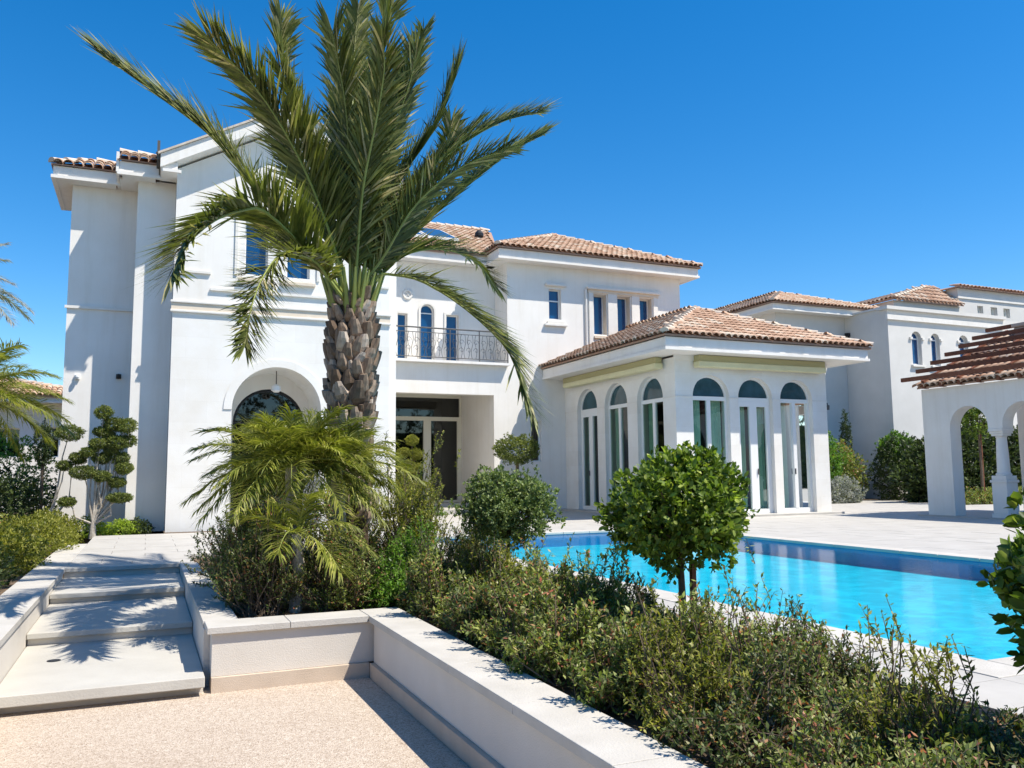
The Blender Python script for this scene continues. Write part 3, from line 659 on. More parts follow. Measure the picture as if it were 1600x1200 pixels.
mb = MB(); mb.quad((5.3, 29, 0), (9.8, 29, 0), (9.8, 29, 4), (5.3, 29, 4)); mb.quad((9.8, 26.3, 0), (9.8, 29, 0), (9.8, 29, 4), (9.8, 26.3, 4)); mb.quad((5.3, 26.3, 0), (5.3, 29, 0), (5.3, 29, 4), (5.3, 26.3, 4))
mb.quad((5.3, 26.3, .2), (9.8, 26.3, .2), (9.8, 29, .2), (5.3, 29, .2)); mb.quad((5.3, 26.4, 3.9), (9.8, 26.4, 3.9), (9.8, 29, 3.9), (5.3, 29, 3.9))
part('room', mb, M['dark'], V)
# balcony
bx('balcony_slab', (5.284, 9.988, HY-.22, 24.3, 4.382, 4.455), M['stucco'], V)
def bal_window(a, b, zs, arch, tr=None):
    f = window_unit('Y', 24.3, a, b, 4.46, zs, V, 'blue', arch, .12, .03, 'white', 'balcony_door', transom=tr)
    mb = MB(); w = .07
    if arch:
        o_ = ringpath(a-w, b+w, 4.46, zs, 14); i_ = ringpath(a-.002, b+.002, 4.46, zs, 14)
        for k in range(len(o_)-1):
            A, B, C_, D2 = o_[k], o_[k+1], i_[k+1], i_[k]; y = 24.3-.03
            mb.quad((A[0], y, A[1]), (B[0], y, B[1]), (C_[0], y, C_[1]), (D2[0], y, D2[1])); mb.quad((A[0], y, A[1]), (B[0], y, B[1]), (B[0], 24.3, B[1]), (A[0], 24.3, A[1]))
    else: mb.box(a-w, a-.002, 24.27, 24.299, 4.46, zs+w).box(b+.002, b+w, 24.27, 24.299, 4.46, zs+w).box(a-.002, b+.002, 24.27, 24.299, zs+.002, zs+w)
    part('surround', mb, M['trim'], f)
bal_window(6.81, 7.11, 6.0, False); bal_window(7.535, 7.965, 6.12, True, 6.07); bal_window(8.36, 8.76, 6.05, False)
wall('balcony_wall', 'Y', 24.3, 5.284, 9.988, 4.457, 7.75, .25, [(6.81, 7.11, 4.457, 6.0, False), (7.535, 7.965, 4.457, 6.12, True), (8.36, 8.76, 4.457, 6.05, False)], M['stucco'], V)
mb = MB(); K = 20
for j in range(K):
    t0, t1 = 2*math.pi*j/K, 2*math.pi*(j+1)/K
    def R_(t, r, y): return (7.12+r*math.cos(t), y, 6.60+r*math.sin(t))
    for (ra, ya, rb, yb) in ((.17, 24.299, .15, 24.26), (.15, 24.26, .10, 24.26), (.10, 24.26, .08, 24.295)): mb.quad(R_(t0, ra, ya), R_(t1, ra, ya), R_(t1, rb, yb), R_(t0, rb, yb))
part('wall_medallion', mb, M['trim'], V)
mb = MB()
for sx in (-.05, .05): mb.tube([(7.12+sx, 24.27, 6.53), (7.12-sx*.2, 24.26, 6.60), (7.12+sx, 24.27, 6.67)], .012, 5)
part('medallion_emblem', mb, M['trim'], V)
# wrought-iron railing with scrolls
rail = MB(); RY = HY-.12
rail.tube([(5.30, RY, 5.40), (9.97, RY, 5.40)], .022, 6); rail.tube([(5.30, RY, 5.26), (9.97, RY, 5.26)], .012, 5); rail.tube([(5.30, RY, 4.54), (9.97, RY, 4.54)], .014, 5)
rl = part('balcony_railing', rail, M['iron'], V)
n = 40
for i in range(n+1):
    x = 5.32 + i*(4.63/n)
    if i % 8 == 0: part('baluster', MB().tube([(x, RY, 4.456), (x, RY, 5.42)], .018, 6), M['iron'], rl)
    else:
        pts = [(x + .03*math.sin(k/10*math.pi*2)*(1 if i % 2 else -1), RY, 4.55 + k/10*.70) for k in range(11)]
        part('baluster', MB().tube(pts, .008, 4), M['iron'], rl)
for i in range(20):
    x = 5.44 + i*.232
    for s in (-1, 1):
        mb = MB(); pts = [(x+s*(.085-.085*k/14)*math.cos(k*.55), RY, 4.9+s*.12+(.085-.085*k/14)*math.sin(k*.55)*1.2) for k in range(13)]
        mb.tube(pts, .007, 4); part('scroll', mb, M['iron'], rl)
# middle roof
mb = MB(); ze = 7.92; zr = ze + .44*6.2
slab(mb, [(4.9, 23.82, ze), (10.0, 23.82, ze), (12.2, 30.0, zr), (4.9, 30.0, zr)], .05)
mr = part('middle_roof', mb, M['pan'], V)
tiles_joined(slope_tiles((4.9, 23.8, ze+.005), (1, 0, 0), (0, 1, .44), [(0, 0), (5.0, 0), (7.0, 6.6), (0, 6.6)]), mr)
eaves('eaves', 5.3, 9.95, 23.86, 24.2, 7.62, 7.9, .4, V, 'F')
ridge_caps((4.9, 30.0, zr+.04), (12.2, 30.0, zr+.04), mr)
# right wing
WX0, WX1 = 9.992, 16.34
wall('wing_front', 'Y', HY, WX0, WX1, 0, 7.7, .3, [(11.42, 11.85, 5.95, 6.91, False), (13.02, 13.49, 5.56, 6.87, False), (13.90, 14.38, 5.56, 6.87, False), (14.75, 15.22, 5.56, 6.87, False), (10.75, 11.1, 1.5, 2.75, False)], M['stucco'], V)
bx('wing_side', (WX0, WX0+.3, HY+.302, 30, 0, 7.7), M['stucco'], V); bx('wing_side', (WX1-.3, WX1, HY+.302, 30, 0, 7.7), M['stucco'], V)
f = window_unit('Y', HY, 11.42, 11.85, 5.95, 6.91, V, transom=6.55)
bx('lintel', (11.28, 12.02, HY-.12, HY-.001, 7.0, 7.07), M['trim'], f, bevel=.01); bx('sill', (11.24, 12.02, HY-.10, HY-.001, 5.72, 5.79), M['trim'], f, bevel=.01); bx('sill', (11.34, 11.93, HY-.06, HY-.001, 5.80, 5.87), M['trim'], f)
for a, b in ((13.02, 13.49), (13.90, 14.38), (14.75, 15.22)):
    f = window_unit('Y', HY, a, b, 5.56, 6.87, V, d=.24)
    bx('reveal', (b-.004, b, HY+.02, HY+.235, 5.57, 6.86), M['sill'], f)
sr = part('window_surround', MB().box(12.83, 12.98, HY-.05, HY-.001, 5.0, 7.0).box(13.53, 13.86, HY-.05, HY-.001, 5.52, 7.0).box(14.42, 14.71, HY-.05, HY-.001, 5.52, 7.0).box(15.26, 15.42, HY-.05, HY-.001, 5.0, 7.0), M['trim'], V)
bx('lintel', (12.75, 15.5, HY-.14, HY-.001, 7.003, 7.08), M['trim'], V, bevel=.01); bx('lintel', (12.80, 15.45, HY-.06, HY-.001, 6.90, 7.001), M['sill'], V)
bx('sill', (12.99, 15.25, HY-.09, HY-.001, 5.42, 5.50), M['sill'], V)
window_unit('Y', HY, 10.75, 11.1, 1.5, 2.75, V, 'darkglass')
part('drainpipe', MB().tube([(12.72, HY-.05, 3.2), (12.72, HY-.05, 7.0)], .03, 8), M['stucco'], V)
def hiproof(name, x0, x1, y0, y1, ze, pitch, apex, back=True, singles=0, fronts='FL'):
    """apex=(ax, ay); ridge runs back from the apex to y1"""
    ax, ay, zz = apex[0], apex[1], None
    run = ay-y0; za = ze + pitch*run
    mb = MB()
    slab(mb, [(x0, y0, ze), (x1, y0, ze), (ax, ay, za)], .05)
    slab(mb, [(x0, y0, ze), (ax, ay, za), (ax, y1, za), (x0, y1, ze)], .05)
    slab(mb, [(x1, y0, ze), (ax, ay, za), (ax, y1, za), (x1, y1, ze)], .05)
    r = part(name, mb, M['pan'], V)
    A = []
    ln = run*math.hypot(1, pitch)
    A += slope_tiles((x0, y0, ze+.004), (1, 0, 0), (0, run, za-ze), [(0, 0), (x1-x0, 0), (ax-x0, ln)])
    l2 = math.hypot(ax-x0, za-ze)
    A += slope_tiles((x0, y0, ze+.004), (0, 1, 0), (ax-x0, 0, za-ze), [(0, 0), (y1-y0, 0), (y1-y0, l2), (ay-y0, l2)])
    l3 = math.hypot(x1-ax, za-ze)
    B = slope_tiles((x1, y0, ze+.004), (0, 1, 0), (ax-x1, 0, za-ze), [(0, 0), (y1-y0, 0), (y1-y0, l3), (ay-y0, l3)])
    A.sort(key=lambda m: m.translation.x**2 + m.translation.y**2)
    if singles: tiles_single(A[:singles], r)
    tiles_joined(A[singles:] + B, r)
    ridge_caps((x0, y0, ze+.03), (ax, ay, za+.04), r); ridge_caps((x1, y0, ze+.03), (ax, ay, za+.04), r); ridge_caps((ax, ay, za+.03), (ax, y1, za+.03), r)
    return r
eaves('eaves', 9.55, 16.80, 22.86, 30, 7.62, 7.93, .45, V, 'LFR')
hiproof('wing_roof', 9.48, 16.87, 22.78, 30, 7.98, .44, (13.17, 26.5))
part('chimney_pipe', MB().lathe((10.6, 27.2, 8.3), [(.09, 0), (.09, 1.25), (.16, 1.26), (.16, 1.36), (.07, 1.48)], 12), M['black'], V)
# solar panels on the middle roof
for i in range(3):
    x = 5.8 + i*1.15; t_ = thing('solar_panel', (x, 25.2, 8.6), 'blue glass solar panel on the tiled middle roof of the villa, the %s one' % ('left', 'middle', 'right')[i], 'solar panel', 'solar panels on the middle roof')
    def Q(u, v, h): return (x+u, 25.3+v, 8.72+v*.44+h)
    mb = MB(); P8 = [Q(0, 0, 0), Q(1.05, 0, 0), Q(1.05, 1.9, 0), Q(0, 1.9, 0)]; slab(mb, [Vector(p)+Vector((0, 0, .09)) for p in P8], .08); part('frame', mb, M['white'], t_)
    mb = MB(); mb.quad(Q(.05, .05, .096), Q(1.0, .05, .096), Q(1.0, 1.85, .096), Q(.05, 1.85, .096)); part('panel_glass', mb, M['panel'], t_)
# ------------------------------------------------------------------ PAVILION (part of the villa)
QX0, QX1, QY = 11.93, 16.78, 17.32
fo = [(12.44, 13.56), (13.84, 14.94), (15.20, 16.28)]; so_ = [(17.87, 19.10), (19.60, 20.83), (21.27, 22.50)]
bx('pavilion_plinth', (QX0-.25, QX1+.2, QY-.25, 23.29, -.03, .055), M['paver'], V, bevel=.01)
wall('pavilion_front', 'Y', QY, QX0, QX1, .056, 3.98, .34, [(a, b, .056, 3.0, True) for a, b in fo], M['stone'], V)
wall('pavilion_side', 'X', QX0, QY+.342, 23.298, .056, 3.98, .34, [(a, b, .056, 3.0, True) for a, b in so_], M['stone'], V)
bx('pavilion_side', (QX1-.3, QX1, QY+.342, 23.298, .056, 3.98), M['stone'], V)
# impost band (thin), broken at openings
mb = MB(); e = QX0-.012
for a, b in zip([QX0-.012]+[q[1] for q in fo], [q[0] for q in fo]+[QX1+.012]): bx('impost_band', (a, b, QY-.014, QY-.001, 2.985, 3.012), M['trim'], V)
for a, b in zip([QY]+[q[1] for q in so_], [q[0] for q in so_]+[23.29]): bx('impost_band', (QX0-.014, QX0-.001, a, b, 2.985, 3.012), M['trim'], V)
def pav_door(kind, c, a, b, style):
    d = .13; f = archframe('french_door', kind, c, a, b, .056, 3.0, .05, d, M['white'], V, True, .07)
    mb = MB(); kbox(kind, c, a+.05, b-.05, d-.005, d+.065, 2.93, 3.03, mb)
    kbox(kind, c, a+.05, b-.05, d-.004, d+.06, .057, .17, mb); m = (a+b)/2
    if style == 'pair':
        kbox(kind, c, m-.115, m+.115, d-.012, d+.06, .171, 2.929, mb); kbox(kind, c, a+.051, a+.13, d-.01, d+.06, .171, 2.929, mb); kbox(kind, c, b-.13, b-.051, d-.01, d+.06, .171, 2.929, mb)
        kbox(kind, c, a+.131, m-.116, d-.008, d+.055, 2.80, 2.929, mb); kbox(kind, c, m+.116, b-.131, d-.008, d+.055, 2.80, 2.929, mb)
    else:
        kbox(kind, c, m-.055, m+.055, d-.012, d+.06, .171, 2.929, mb)
    part('door_rail', mb, M['white'], f)
    archpane('pane', kind, c, a+.03, b-.03, .1, 2.96, d+.03, M['glass'], f, False)
    def Pp(u, z): return (u, c+d+.03, z) if kind == 'Y' else (c+d+.03, u, z)
    r = (b-a)/2-.03; mb = MB(); mb.poly([Pp(m-r*math.cos(math.pi*i/20), 3.03+r*math.sin(math.pi*i/20)*.97) for i in range(21)]); part('fanlight', mb, M['fan'], f)
    mb = MB(); kbox(kind, c, m-.05 if style != 'pair' else m+.08, m-.03 if style != 'pair' else m+.10, d-.05, d-.02, 1.05, 1.2, mb); part('handle', mb, M['iron'], f)
    # curtains drawn to one side
    for (u0, u1) in ((a+.07, a+.42), (b-.44, b-.06)):
        mb = MB(); n = 16
        for i in range(n):
            ua, ub = u0+(u1-u0)*i/n, u0+(u1-u0)*(i+1)/n; da, db = d+.2+.025*math.sin(i*1.9), d+.2+.025*math.sin((i+1)*1.9)
            q = (lambda u, z, dd: (u, c+dd, z)) if kind == 'Y' else (lambda u, z, dd: (c+dd, u, z))
            mb.quad(q(ua, .1, da), q(ub, .1, db), q(ub, 2.95, db), q(ua, 2.95, da))
        part('curtain', mb, M['curtain'], f)
for i, (a, b) in enumerate(fo): pav_door('Y', QY, a, b, 'pair' if i == 1 else 'plain')
for i, (a, b) in enumerate(so_): pav_door('X', QX0, a, b, 'pair' if i == 2 else 'plain')
mb = MB(); mb.quad((QX0+.34, QY+.34, .06), (QX1-.3, QY+.34, .06), (QX1-.3, 23.28, .06), (QX0+.34, 23.28, .06)); part('pavilion_floor', mb, M['room'], V)
mb = MB(); mb.quad((QX0+.3, QY+.3, 3.9), (QX1-.2, QY+.3, 3.9), (QX1-.2, 23.28, 3.9), (QX0+.3, 23.28, 3.9)); part('pavilion_ceiling', mb, M['room'], V)
part('dark_inner_lining', MB().box(12.3, 16.44, 22.6, 22.7, .07, 3.88), M['dark'], V); part('dark_inner_lining', MB().box(16.45, 16.475, QY+.345, 22.59, .07, 3.88), M['dark'], V)  # dark sheets added so the room behind the doors looks unlit
# eaves, awnings and roof of the pavilion
eaves('eaves', 11.17, 17.55, 16.55, 23.29, 4.02, 4.33, .76, V, 'LFR')
bx('eave_moulding', (QX0-.03, QX1+.03, QY-.04, QY-.001, 3.90, 4.03), M['stucco'], V)
for nm, dims in (('Y', (12.45, 16.55, QY-.30, QY-.05, 3.72, 3.87)), ('X', (QX0-.30, QX0-.05, 17.75, 22.85, 3.72, 3.87))):
    a_ = thing('retractable_awning', (dims[0], dims[2], dims[4]), 'long cream awning cassette under the pavilion eaves ' + ('on the sunlit side facing the pool end' if nm == 'Y' else 'on the shaded left side'), 'awning')
    bx('cassette', dims, M['awning'], a_, bevel=.03)
    bx('shadow_gap_board', (dims[0]+.03, dims[1]-.02, dims[2]+.03, dims[3]+.03, 3.872, 4.02), M['olive'], a_)  # olive strip stands in for the shadowed gap above the cassette
PR = hiproof('pavilion_roof', 11.10, 17.62, 16.48, 23.29, 4.385, .42, (14.36, 19.74), singles=300)
tag(part('wall_lamp', MB().tube([(16.79, 17.5, 2.95), (16.98, 17.5, 2.95), (16.98, 17.5, 2.9)], .02, 6).lathe((16.98, 17.5, 2.78), [(.05, 0), (.06, .12), (.02, .14)], 10), M['iron']), 'small dark wall lamp on the right corner of the pavilion', 'lamp')
# finials row on pavilion right hip (small bird spikes)
# porch lantern
L_ = thing('hanging_lantern', (2.6, 19.2, 3.45), 'small glass lantern hanging on a cord inside the large front arch', 'lantern')
part('cord', MB().tube([(2.6, 19.2, 3.46), (2.6, 19.2, 3.16)], .012, 5), M['iron'], L_)
part('shade', MB().lathe((2.6, 19.2, 2.98), [(.05, 0), (.11, .04), (.10, .14), (.03, .18)], 12), M['white'], L_)
for (x, y, z, lab) in ((-1.42, 19.93, 3.26, 'small white wall light on the sunlit left wing of the villa'), (-.62, 19.93, 3.3, 'small dark camera on the shaded left wing wall of the villa')):
    tag(part('wall_light' if x < -1 else 'security_camera', MB().box(x-.05, x+.05, y+.02, y+.068, z-.05, z+.05).lathe((x, y-.02, z-.04), [(.03, 0), (.045, .03), (.045, .07), (.02, .09)], 10), M['white' if x < -1 else 'black']), lab, 'lamp' if x < -1 else 'camera')
# ------------------------------------------------------------------ PERGOLA
G = thing('pergola_arcade', (18, 13, 0), 'white arched poolside arcade with brown timber slats above its tiled roof', 'pergola')
GXp = 17.75
wall('arcade_wall', 'X', GXp, 6.0, 15.11, 0, 3.12, .36, [(13.36, 14.36, 0, 2.12, True), (13.0, 13.36, 0, 2.05, False), (12.00, 13.0, 0, 2.12, True), (8.9, 10.9, 0, 1.9, True)], M['stucco'], G)

def column(x, y, parent):
    c = part('column', MB().lathe((x, y, .98), [(.16, 0), (.17, .03), (.135, .07), (.125, .5), (.108, .86), (.125, .88), (.11, .90)], 20), M['stucco'], parent, smooth=False)
    part('pedestal', MB().box(x-.21, x+.21, y-.21, y+.21, 0, .12).box(x-.185, x+.185, y-.185, y+.185, .121, .82).box(x-.21, x+.21, y-.21, y+.21, .821, .88).box(x-.18, x+.18, y-.18, y+.18, .881, .979), M['stucco'], c, bevel=.008)
    part('capital', MB().box(x-.145, x+.145, y-.145, y+.145, 1.881, 1.93).box(x-.17, x+.17, y-.17, y+.17, 1.931, 1.985).box(x-.20, x+.20, y-.182, y+.182, 1.986, 2.048), M['stucco'], c, bevel=.008)
column(GXp+.18, 13.18, G)
part('back_pier', MB().box(20.9, 21.25, 14.0, 14.88, 0, 3.1), M['stucco'], G); part('back_pier', MB().box(20.9, 21.25, 8.0, 9.0, 0, 3.1), M['stucco'], G)
part('back_beam', MB().box(20.9, 21.25, 6, 15.1, 3.101, 3.4), M['stucco'], G)
part('arcade_floor', MB().box(17.6, 21.6, 5.9, 15.3, -.02, .03), M['paver'], G)
PS = .456
mb = MB(); slab(mb, [(17.62, 6, 3.17), (17.62, 15.12, 3.17), (20.9, 15.12, 3.17+3.28*PS), (20.9, 6, 3.17+3.28*PS)], .04)
gr2 = part('arcade_roof', mb, M['pan'], G)
tiles_joined(slope_tiles((17.60, 6.0, 3.165), (0, 1, 0), (1, 0, PS), [(0, 0), (9.1, 0), (9.1, 3.6), (0, 3.6)], .17), gr2)
mb = MB(); slab(mb, [(20.901, 6, 3.17+3.28*PS), (20.901, 15.12, 3.17+3.28*PS), (23, 15.12, 3.7), (23, 6, 3.7)], .04); part('arcade_roof', mb, M['pan'], G)
for i in range(7):
    x = 17.52 + i*.54; z = 3.40 + i*.54*PS
    bx('slat', (x-.035, x+.035, 5.9, 15.48, z-.06, z+.04), M['wood'], G)
for y in (14.95, 13.95, 12.95, 11.95, 10.95, 9.95):
    mb = MB(); z0 = 3.33; x0, x1 = 17.62, 20.85
    for yy in (0,): slab(mb, [(x0, y-.04, z0), (x0, y+.04, z0), (x1, y+.04, z0+(x1-x0)*PS), (x1, y-.04, z0+(x1-x0)*PS)], .10)
    part('rafter', mb, M['wood'], G)
for i in range(18):
    y = 14.9 - i*.5; part('rafter_end', MB().box(17.56, 17.72, y-.05, y+.03, 3.125, 3.30), M['wood'], G)
part('chimney', MB().box(20.4, 21.0, 13.6, 14.45, 3.4, 4.75).box(20.36, 21.04, 13.56, 14.49, 4.751, 4.86), M['plinth'], G, bevel=.03)
# ------------------------------------------------------------------ NEIGHBOUR ON THE RIGHT
NB = thing('neighbour_villa', (34, 30, 0), 'cream flat-parapet villa with arched upper windows behind the pergola', 'house')
aw = [(29.0, 29.55, 5.5, 6.62, True), (30.12, 30.62, 5.5, 6.62, True), (31.8, 32.34, 5.5, 6.62, True)]
wall('front_wall', 'Y', 25, 27.7, 34.0, -.5, 7.72, .35, aw, M['nwall'], NB)
bx('front_wall', (34.002, 50, 25, 25.35, -.5, 7.72), M['nwall'], NB)
bx('side_wall', (27.7, 28.0, 25.352, 45, -.5, 7.78), M['nwall'], NB)
for a, b, z0, zs, ar in aw:
    f = window_unit('Y', 25, a, b, z0, zs, NB, 'blue', True, .16, .05, 'white', transom=6.6); bx('sill', (a-.1, b+.1, 24.9, 24.999, 5.4, 5.48), M['trim'], f)
for a in (28.93, 29.62, 30.05, 30.69, 31.73, 32.42): bx('impost_block', (a-.07, a+.07, 24.93, 24.999, 6.55, 6.64), M['trim'], NB)
bx('parapet_moulding', (27.6, 34.6, 24.9, 24.999, 7.3, 7.5), M['trim'], NB); bx('parapet_moulding', (27.55, 34.7, 24.85, 25.4, 7.722, 7.86), M['nwall'], NB)
bx('parapet_top', (27.6, 28.1, 25.41, 45, 7.781, 7.86), M['nwall'], NB)
uw = [(36.38, 36.78, 8.62, 8.98, False), (37.31, 37.77, 8.56, 8.98, False), (38.21, 38.67, 8.52, 8.98, False)]
wall('upper_wall', 'Y', 27.5, 35.1, 52, 7, 9.75, .35, uw, M['nwall'], NB); bx('upper_side_wall', (35.1, 35.4, 27.852, 36, 7, 9.75), M['nwall'], NB)
for a, b, z0, z1, _ in uw: window_unit('Y', 27.5, a, b, z0, z1, NB, 'darkglass', False, .2, .03)
bx('cornice', (35.05, 52, 27.44, 27.499, 9.25, 9.34), M['trim'], NB)
mb = MB(); slab(mb, [(34.9, 27.3, 9.78), (52, 27.3, 9.78), (52, 32, 11.0), (39.6, 32, 11.0)], .05); slab(mb, [(34.9, 27.3, 9.78), (39.6, 32, 11.0), (34.9, 38, 9.78)], .05)
ur = part('upper_roof', mb, M['pan'], NB)
tiles_joined(slope_tiles((34.9, 27.3, 9.79), (1, 0, 0), (0, 4.7, 1.22), [(0, 0), (14, 0), (14, 1.2), (1.2, 1.2)], .25, .4), ur)
mb = MB(); slab(mb, [(30.6, 27.2, 8.85), (35.09, 27.2, 8.85), (35.09, 28.6, 9.92), (34.3, 28.6, 9.92)], .06); slab(mb, [(30.6, 27.2, 8.85), (34.3, 28.6, 9.92), (34.3, 36, 9.92), (30.6, 36, 8.85)], .06)
lr = part('lower_roof', mb, M['pan'], NB)
A_ = slope_tiles((30.6, 27.2, 8.86), (1, 0, 0), (0, 1.4, 1.07), [(0, 0), (4.49, 0), (4.49, 1.76), (3.7, 1.76)], .25, .4) + slope_tiles((30.6, 27.2, 8.86), (0, 1, 0), (3.7, 0, 1.07), [(0, 0), (8.8, 0), (8.8, 3.85), (1.4, 3.85)], .25, .4)
tiles_joined(A_, lr); ridge_caps((30.6, 27.2, 8.9), (34.3, 28.6, 9.96), lr)
bx('lower_roof_wall', (30.8, 35.09, 27.4, 34, 7, 8.82), M['nwall'], NB)
# hipped wing at the left end
bx('hipped_wing_wall', (23.9, 27.69, 27.3, 38, -.5, 7.9), M['nwall'], NB); eaves('eaves', 23.3, 28.4, 26.75, 38, 7.75, 8.02, .6, NB, 'LF')
hiproof('hipped_roof', 23.2, 30.4, 26.65, 38, 8.06, .36, (26.8, 30.25))
tag(part('wall_floodlight', MB().box(27.50, 27.69, 27.0, 27.14, 6.9, 7.05).box(27.60, 27.69, 27.05, 27.09, 6.6, 6.9), M['black']), 'small dark floodlight on the grey shaded wall of the neighbouring villa', 'lamp')
# neighbour on the left, far off
NL = thing('neighbour_house', (-6, 36, 0), 'low white house with terracotta roof seen far off between the left palm and the villa', 'house')
ops = [(-3.55, -2.98, 1.9, 3.0, False), (-5.1, -4.25, 1.9, 2.95, False), (-7.6, -6.4, 1.9, 2.95, False)]
wall('front_wall', 'Y', 35, -16, -1.9, -.6, 4.05, .3, ops, M['stucco'], NL)
for a, b, z0, z1, _ in ops: window_unit('Y', 35, a, b, z0, z1, NL, 'darkglass', False, .2, .04, 'white', bars=((a+b)/2,))
bx('side_wall', (-2.2, -1.9, 35.302, 44, -.6, 4.05), M['stucco'], NL)
for a, b, z0, z1, _ in ops: bx('room', (a-.3, b+.3, 35.6, 36.6, 1.5, 3.5), M['dark'], NL)
hiproof('roof', -17, -1.3, 34.3, 46, 4.1, .33, (-9, 39.0)); eaves('eaves', -16.9, -1.4, 34.4, 35, 3.85, 4.06, .6, NL, 'F')
# ------------------------------------------------------------------ DATE PALM
PC = Vector((2.12, 9.5, 0))
DP = thing('date_palm', (2.12, 9.5, -.05), 'tall date palm with thick scaly trunk and arching feathery fronds in front of the villa', 'palm tree')
prof = [(.25, -.05), (.22, .3), (.19, .8), (.19, 1.35), (.21, 1.6), (.225, 2.0), (.225, 2.4), (.225, 2.75), (.205, 3.0), (.13, 3.2)]
tr = part('trunk', MB().lathe((2.12, 9.5, 0), prof, 22), M['fibre'], DP, smooth=True)
bm_ = MB()
# one leaf base: scale pointing up, root at origin, outward +x
for (x, w, z) in ((-.03, .085, -.03), (.035, .078, .05), (.062, .052, .13), (.070, .034, .185)):
    n = len(bm_.v); bm_.v += [(x-.05, -w, z), (x, -w*.75, z), (x+.012, 0, z), (x, w*.75, z), (x-.05, w, z)]
for r in range(3):
    for j in range(4): a = r*5+j; bm_.f.append((a, a+1, a+6, a+5)); bm_.m.append(0)
bm_.f.append((15, 16, 17, 18, 19)); bm_.m.append(0); bm_.f.append((4, 3, 2, 1, 0)); bm_.m.append(0)
BME = bm_.mesh('leaf_base', M['boot'], False)
def trunk_r(z):
    for (r0, z0), (r1, z1) in zip(prof[:-1], prof[1:]):
        if z0 <= z <= z1: return r0 + (r1-r0)*(z-z0)/(z1-z0)
    return prof[-1][0]
cnt = 0; z = .55; row = 0
while z < 3.02 and cnt < 296:
    k = 12 if z > 1.4 else 10
    for j in range(k):
        t = 2*math.pi*(j + .5*(row % 2))/k + random.uniform(-.10, .10) + row*.06
        o = bpy.data.objects.new('leaf_base', BME); COL.objects.link(o); o.parent = tr
        sc = random.uniform(.62, 1.25)*(1.0 if z < 2.7 else .7); rz = trunk_r(z)
        lean = random.uniform(-.10, .16)
        mt = Matrix.Translation(Vector((2.12+rz*math.cos(t), 9.5+rz*math.sin(t), z + random.uniform(-.03, .03) + .05))) @ Matrix.Rotation(t, 4, 'Z') @ Matrix.Rotation(lean, 4, 'Y') @ Matrix.Rotation(random.uniform(-.32, .32), 4, 'X') @ Matrix.Rotation(random.uniform(-.35, .35), 4, 'Z') @ Matrix.Diagonal((sc*1.15, sc, sc*random.uniform(.85, 1.3), 1))
        o.matrix_local = mt; cnt += 1
    z += .098 if z > 1.4 else .14; row += 1
def spline(pts, n):
    P = [Vector(p) for p in pts]; P = [P[0]*2-P[1]] + P + [P[-1]*2-P[-2]]; out = []
    m = len(P)-3
    for i in range(n):
        s = i/(n-1)*m; k = min(int(s), m-1); t = s-k
        a, b, c, d = P[k:k+4]
        out.append(0.5*((2*b) + (c-a)*t + (2*a-5*b+4*c-d)*t*t + (3*b-a-3*c+d)*t*t*t))
    return out
def frond(parent, pts, LL, mat, step=.022, start=.12, droop=.25, vee=.35, w=.022, r0=.020, ang=(58, 22), name='frond', tipk=.55, stem='date_stem', jit=.10, seed=0, wind=(0, 0, 0)):
    g = random.Random(seed); C_ = spline(pts, 40); Ls = [0]
    for a, b in zip(C_[:-1], C_[1:]): Ls.append(Ls[-1] + (b-a).length)
    T = Ls[-1]; mb = MB()
    mb.tube(C_[::2]+[C_[-1]], [r0*(1-.9*i/20) for i in range(21)], 5, 1)
    n = int(T*(1-start)/step)
    d0 = (C_[-1]-C_[0]).normalized()
    tw = g.uniform(-.5, .5)
    for i in range(n):
        f = start + (1-start)*i/n; s = f*T; k = max(j for j in range(40) if Ls[j] <= s); k = min(k, 38)
        t = (s-Ls[k])/max(Ls[k+1]-Ls[k], 1e-6); p = C_[k].lerp(C_[k+1], t); tg = (C_[k+1]-C_[k]).normalized()
        side = tg.cross(Vector((0, 0, 1)))
        if side.length < .15: side = tg.cross(Vector((d0.x, d0.y, .2)).cross(Vector((0, 0, 1))))
        side.normalize(); up = side.cross(tg).normalized()
        if up.z < 0: up = -up
        q = tw; side, up = side*math.cos(q)+up*math.sin(q), up*math.cos(q)-side*math.sin(q)
        L = LL*min(1, .45 + (f-start)*4.5)*(1 - tipk*max(0, f-.55)/.45)*g.uniform(.82, 1.1)
        a = math.radians(ang[0] + (ang[1]-ang[0])*f)
        for sg in (-1, 1):
            aa = a + g.gauss(0, jit); vv = vee + g.gauss(0, .18)
            d = (tg*math.cos(aa) + side*sg*math.sin(aa) + up*vv*math.sin(aa)).normalized()
            m1 = p + d*L*.5; d2 = (d + Vector((0, 0, -droop*g.uniform(.5, 1.5)))+Vector(wind)*.5).normalized(); e = m1 + d2*L*.5
            wd = d.cross(up + side*sg*.5).normalized()*w*.5
            n0 = len(mb.v); mb.v += [tuple(p-wd*.5), tuple(p+wd*.5), tuple(m1+wd), tuple(m1-wd), tuple(e)]
            mb.f.append((n0, n0+1, n0+2, n0+3)); mb.m.append(0); mb.f.append((n0+3, n0+2, n0+4)); mb.m.append(0)
    return part(name, mb, [M[mat], M[stem]], parent)
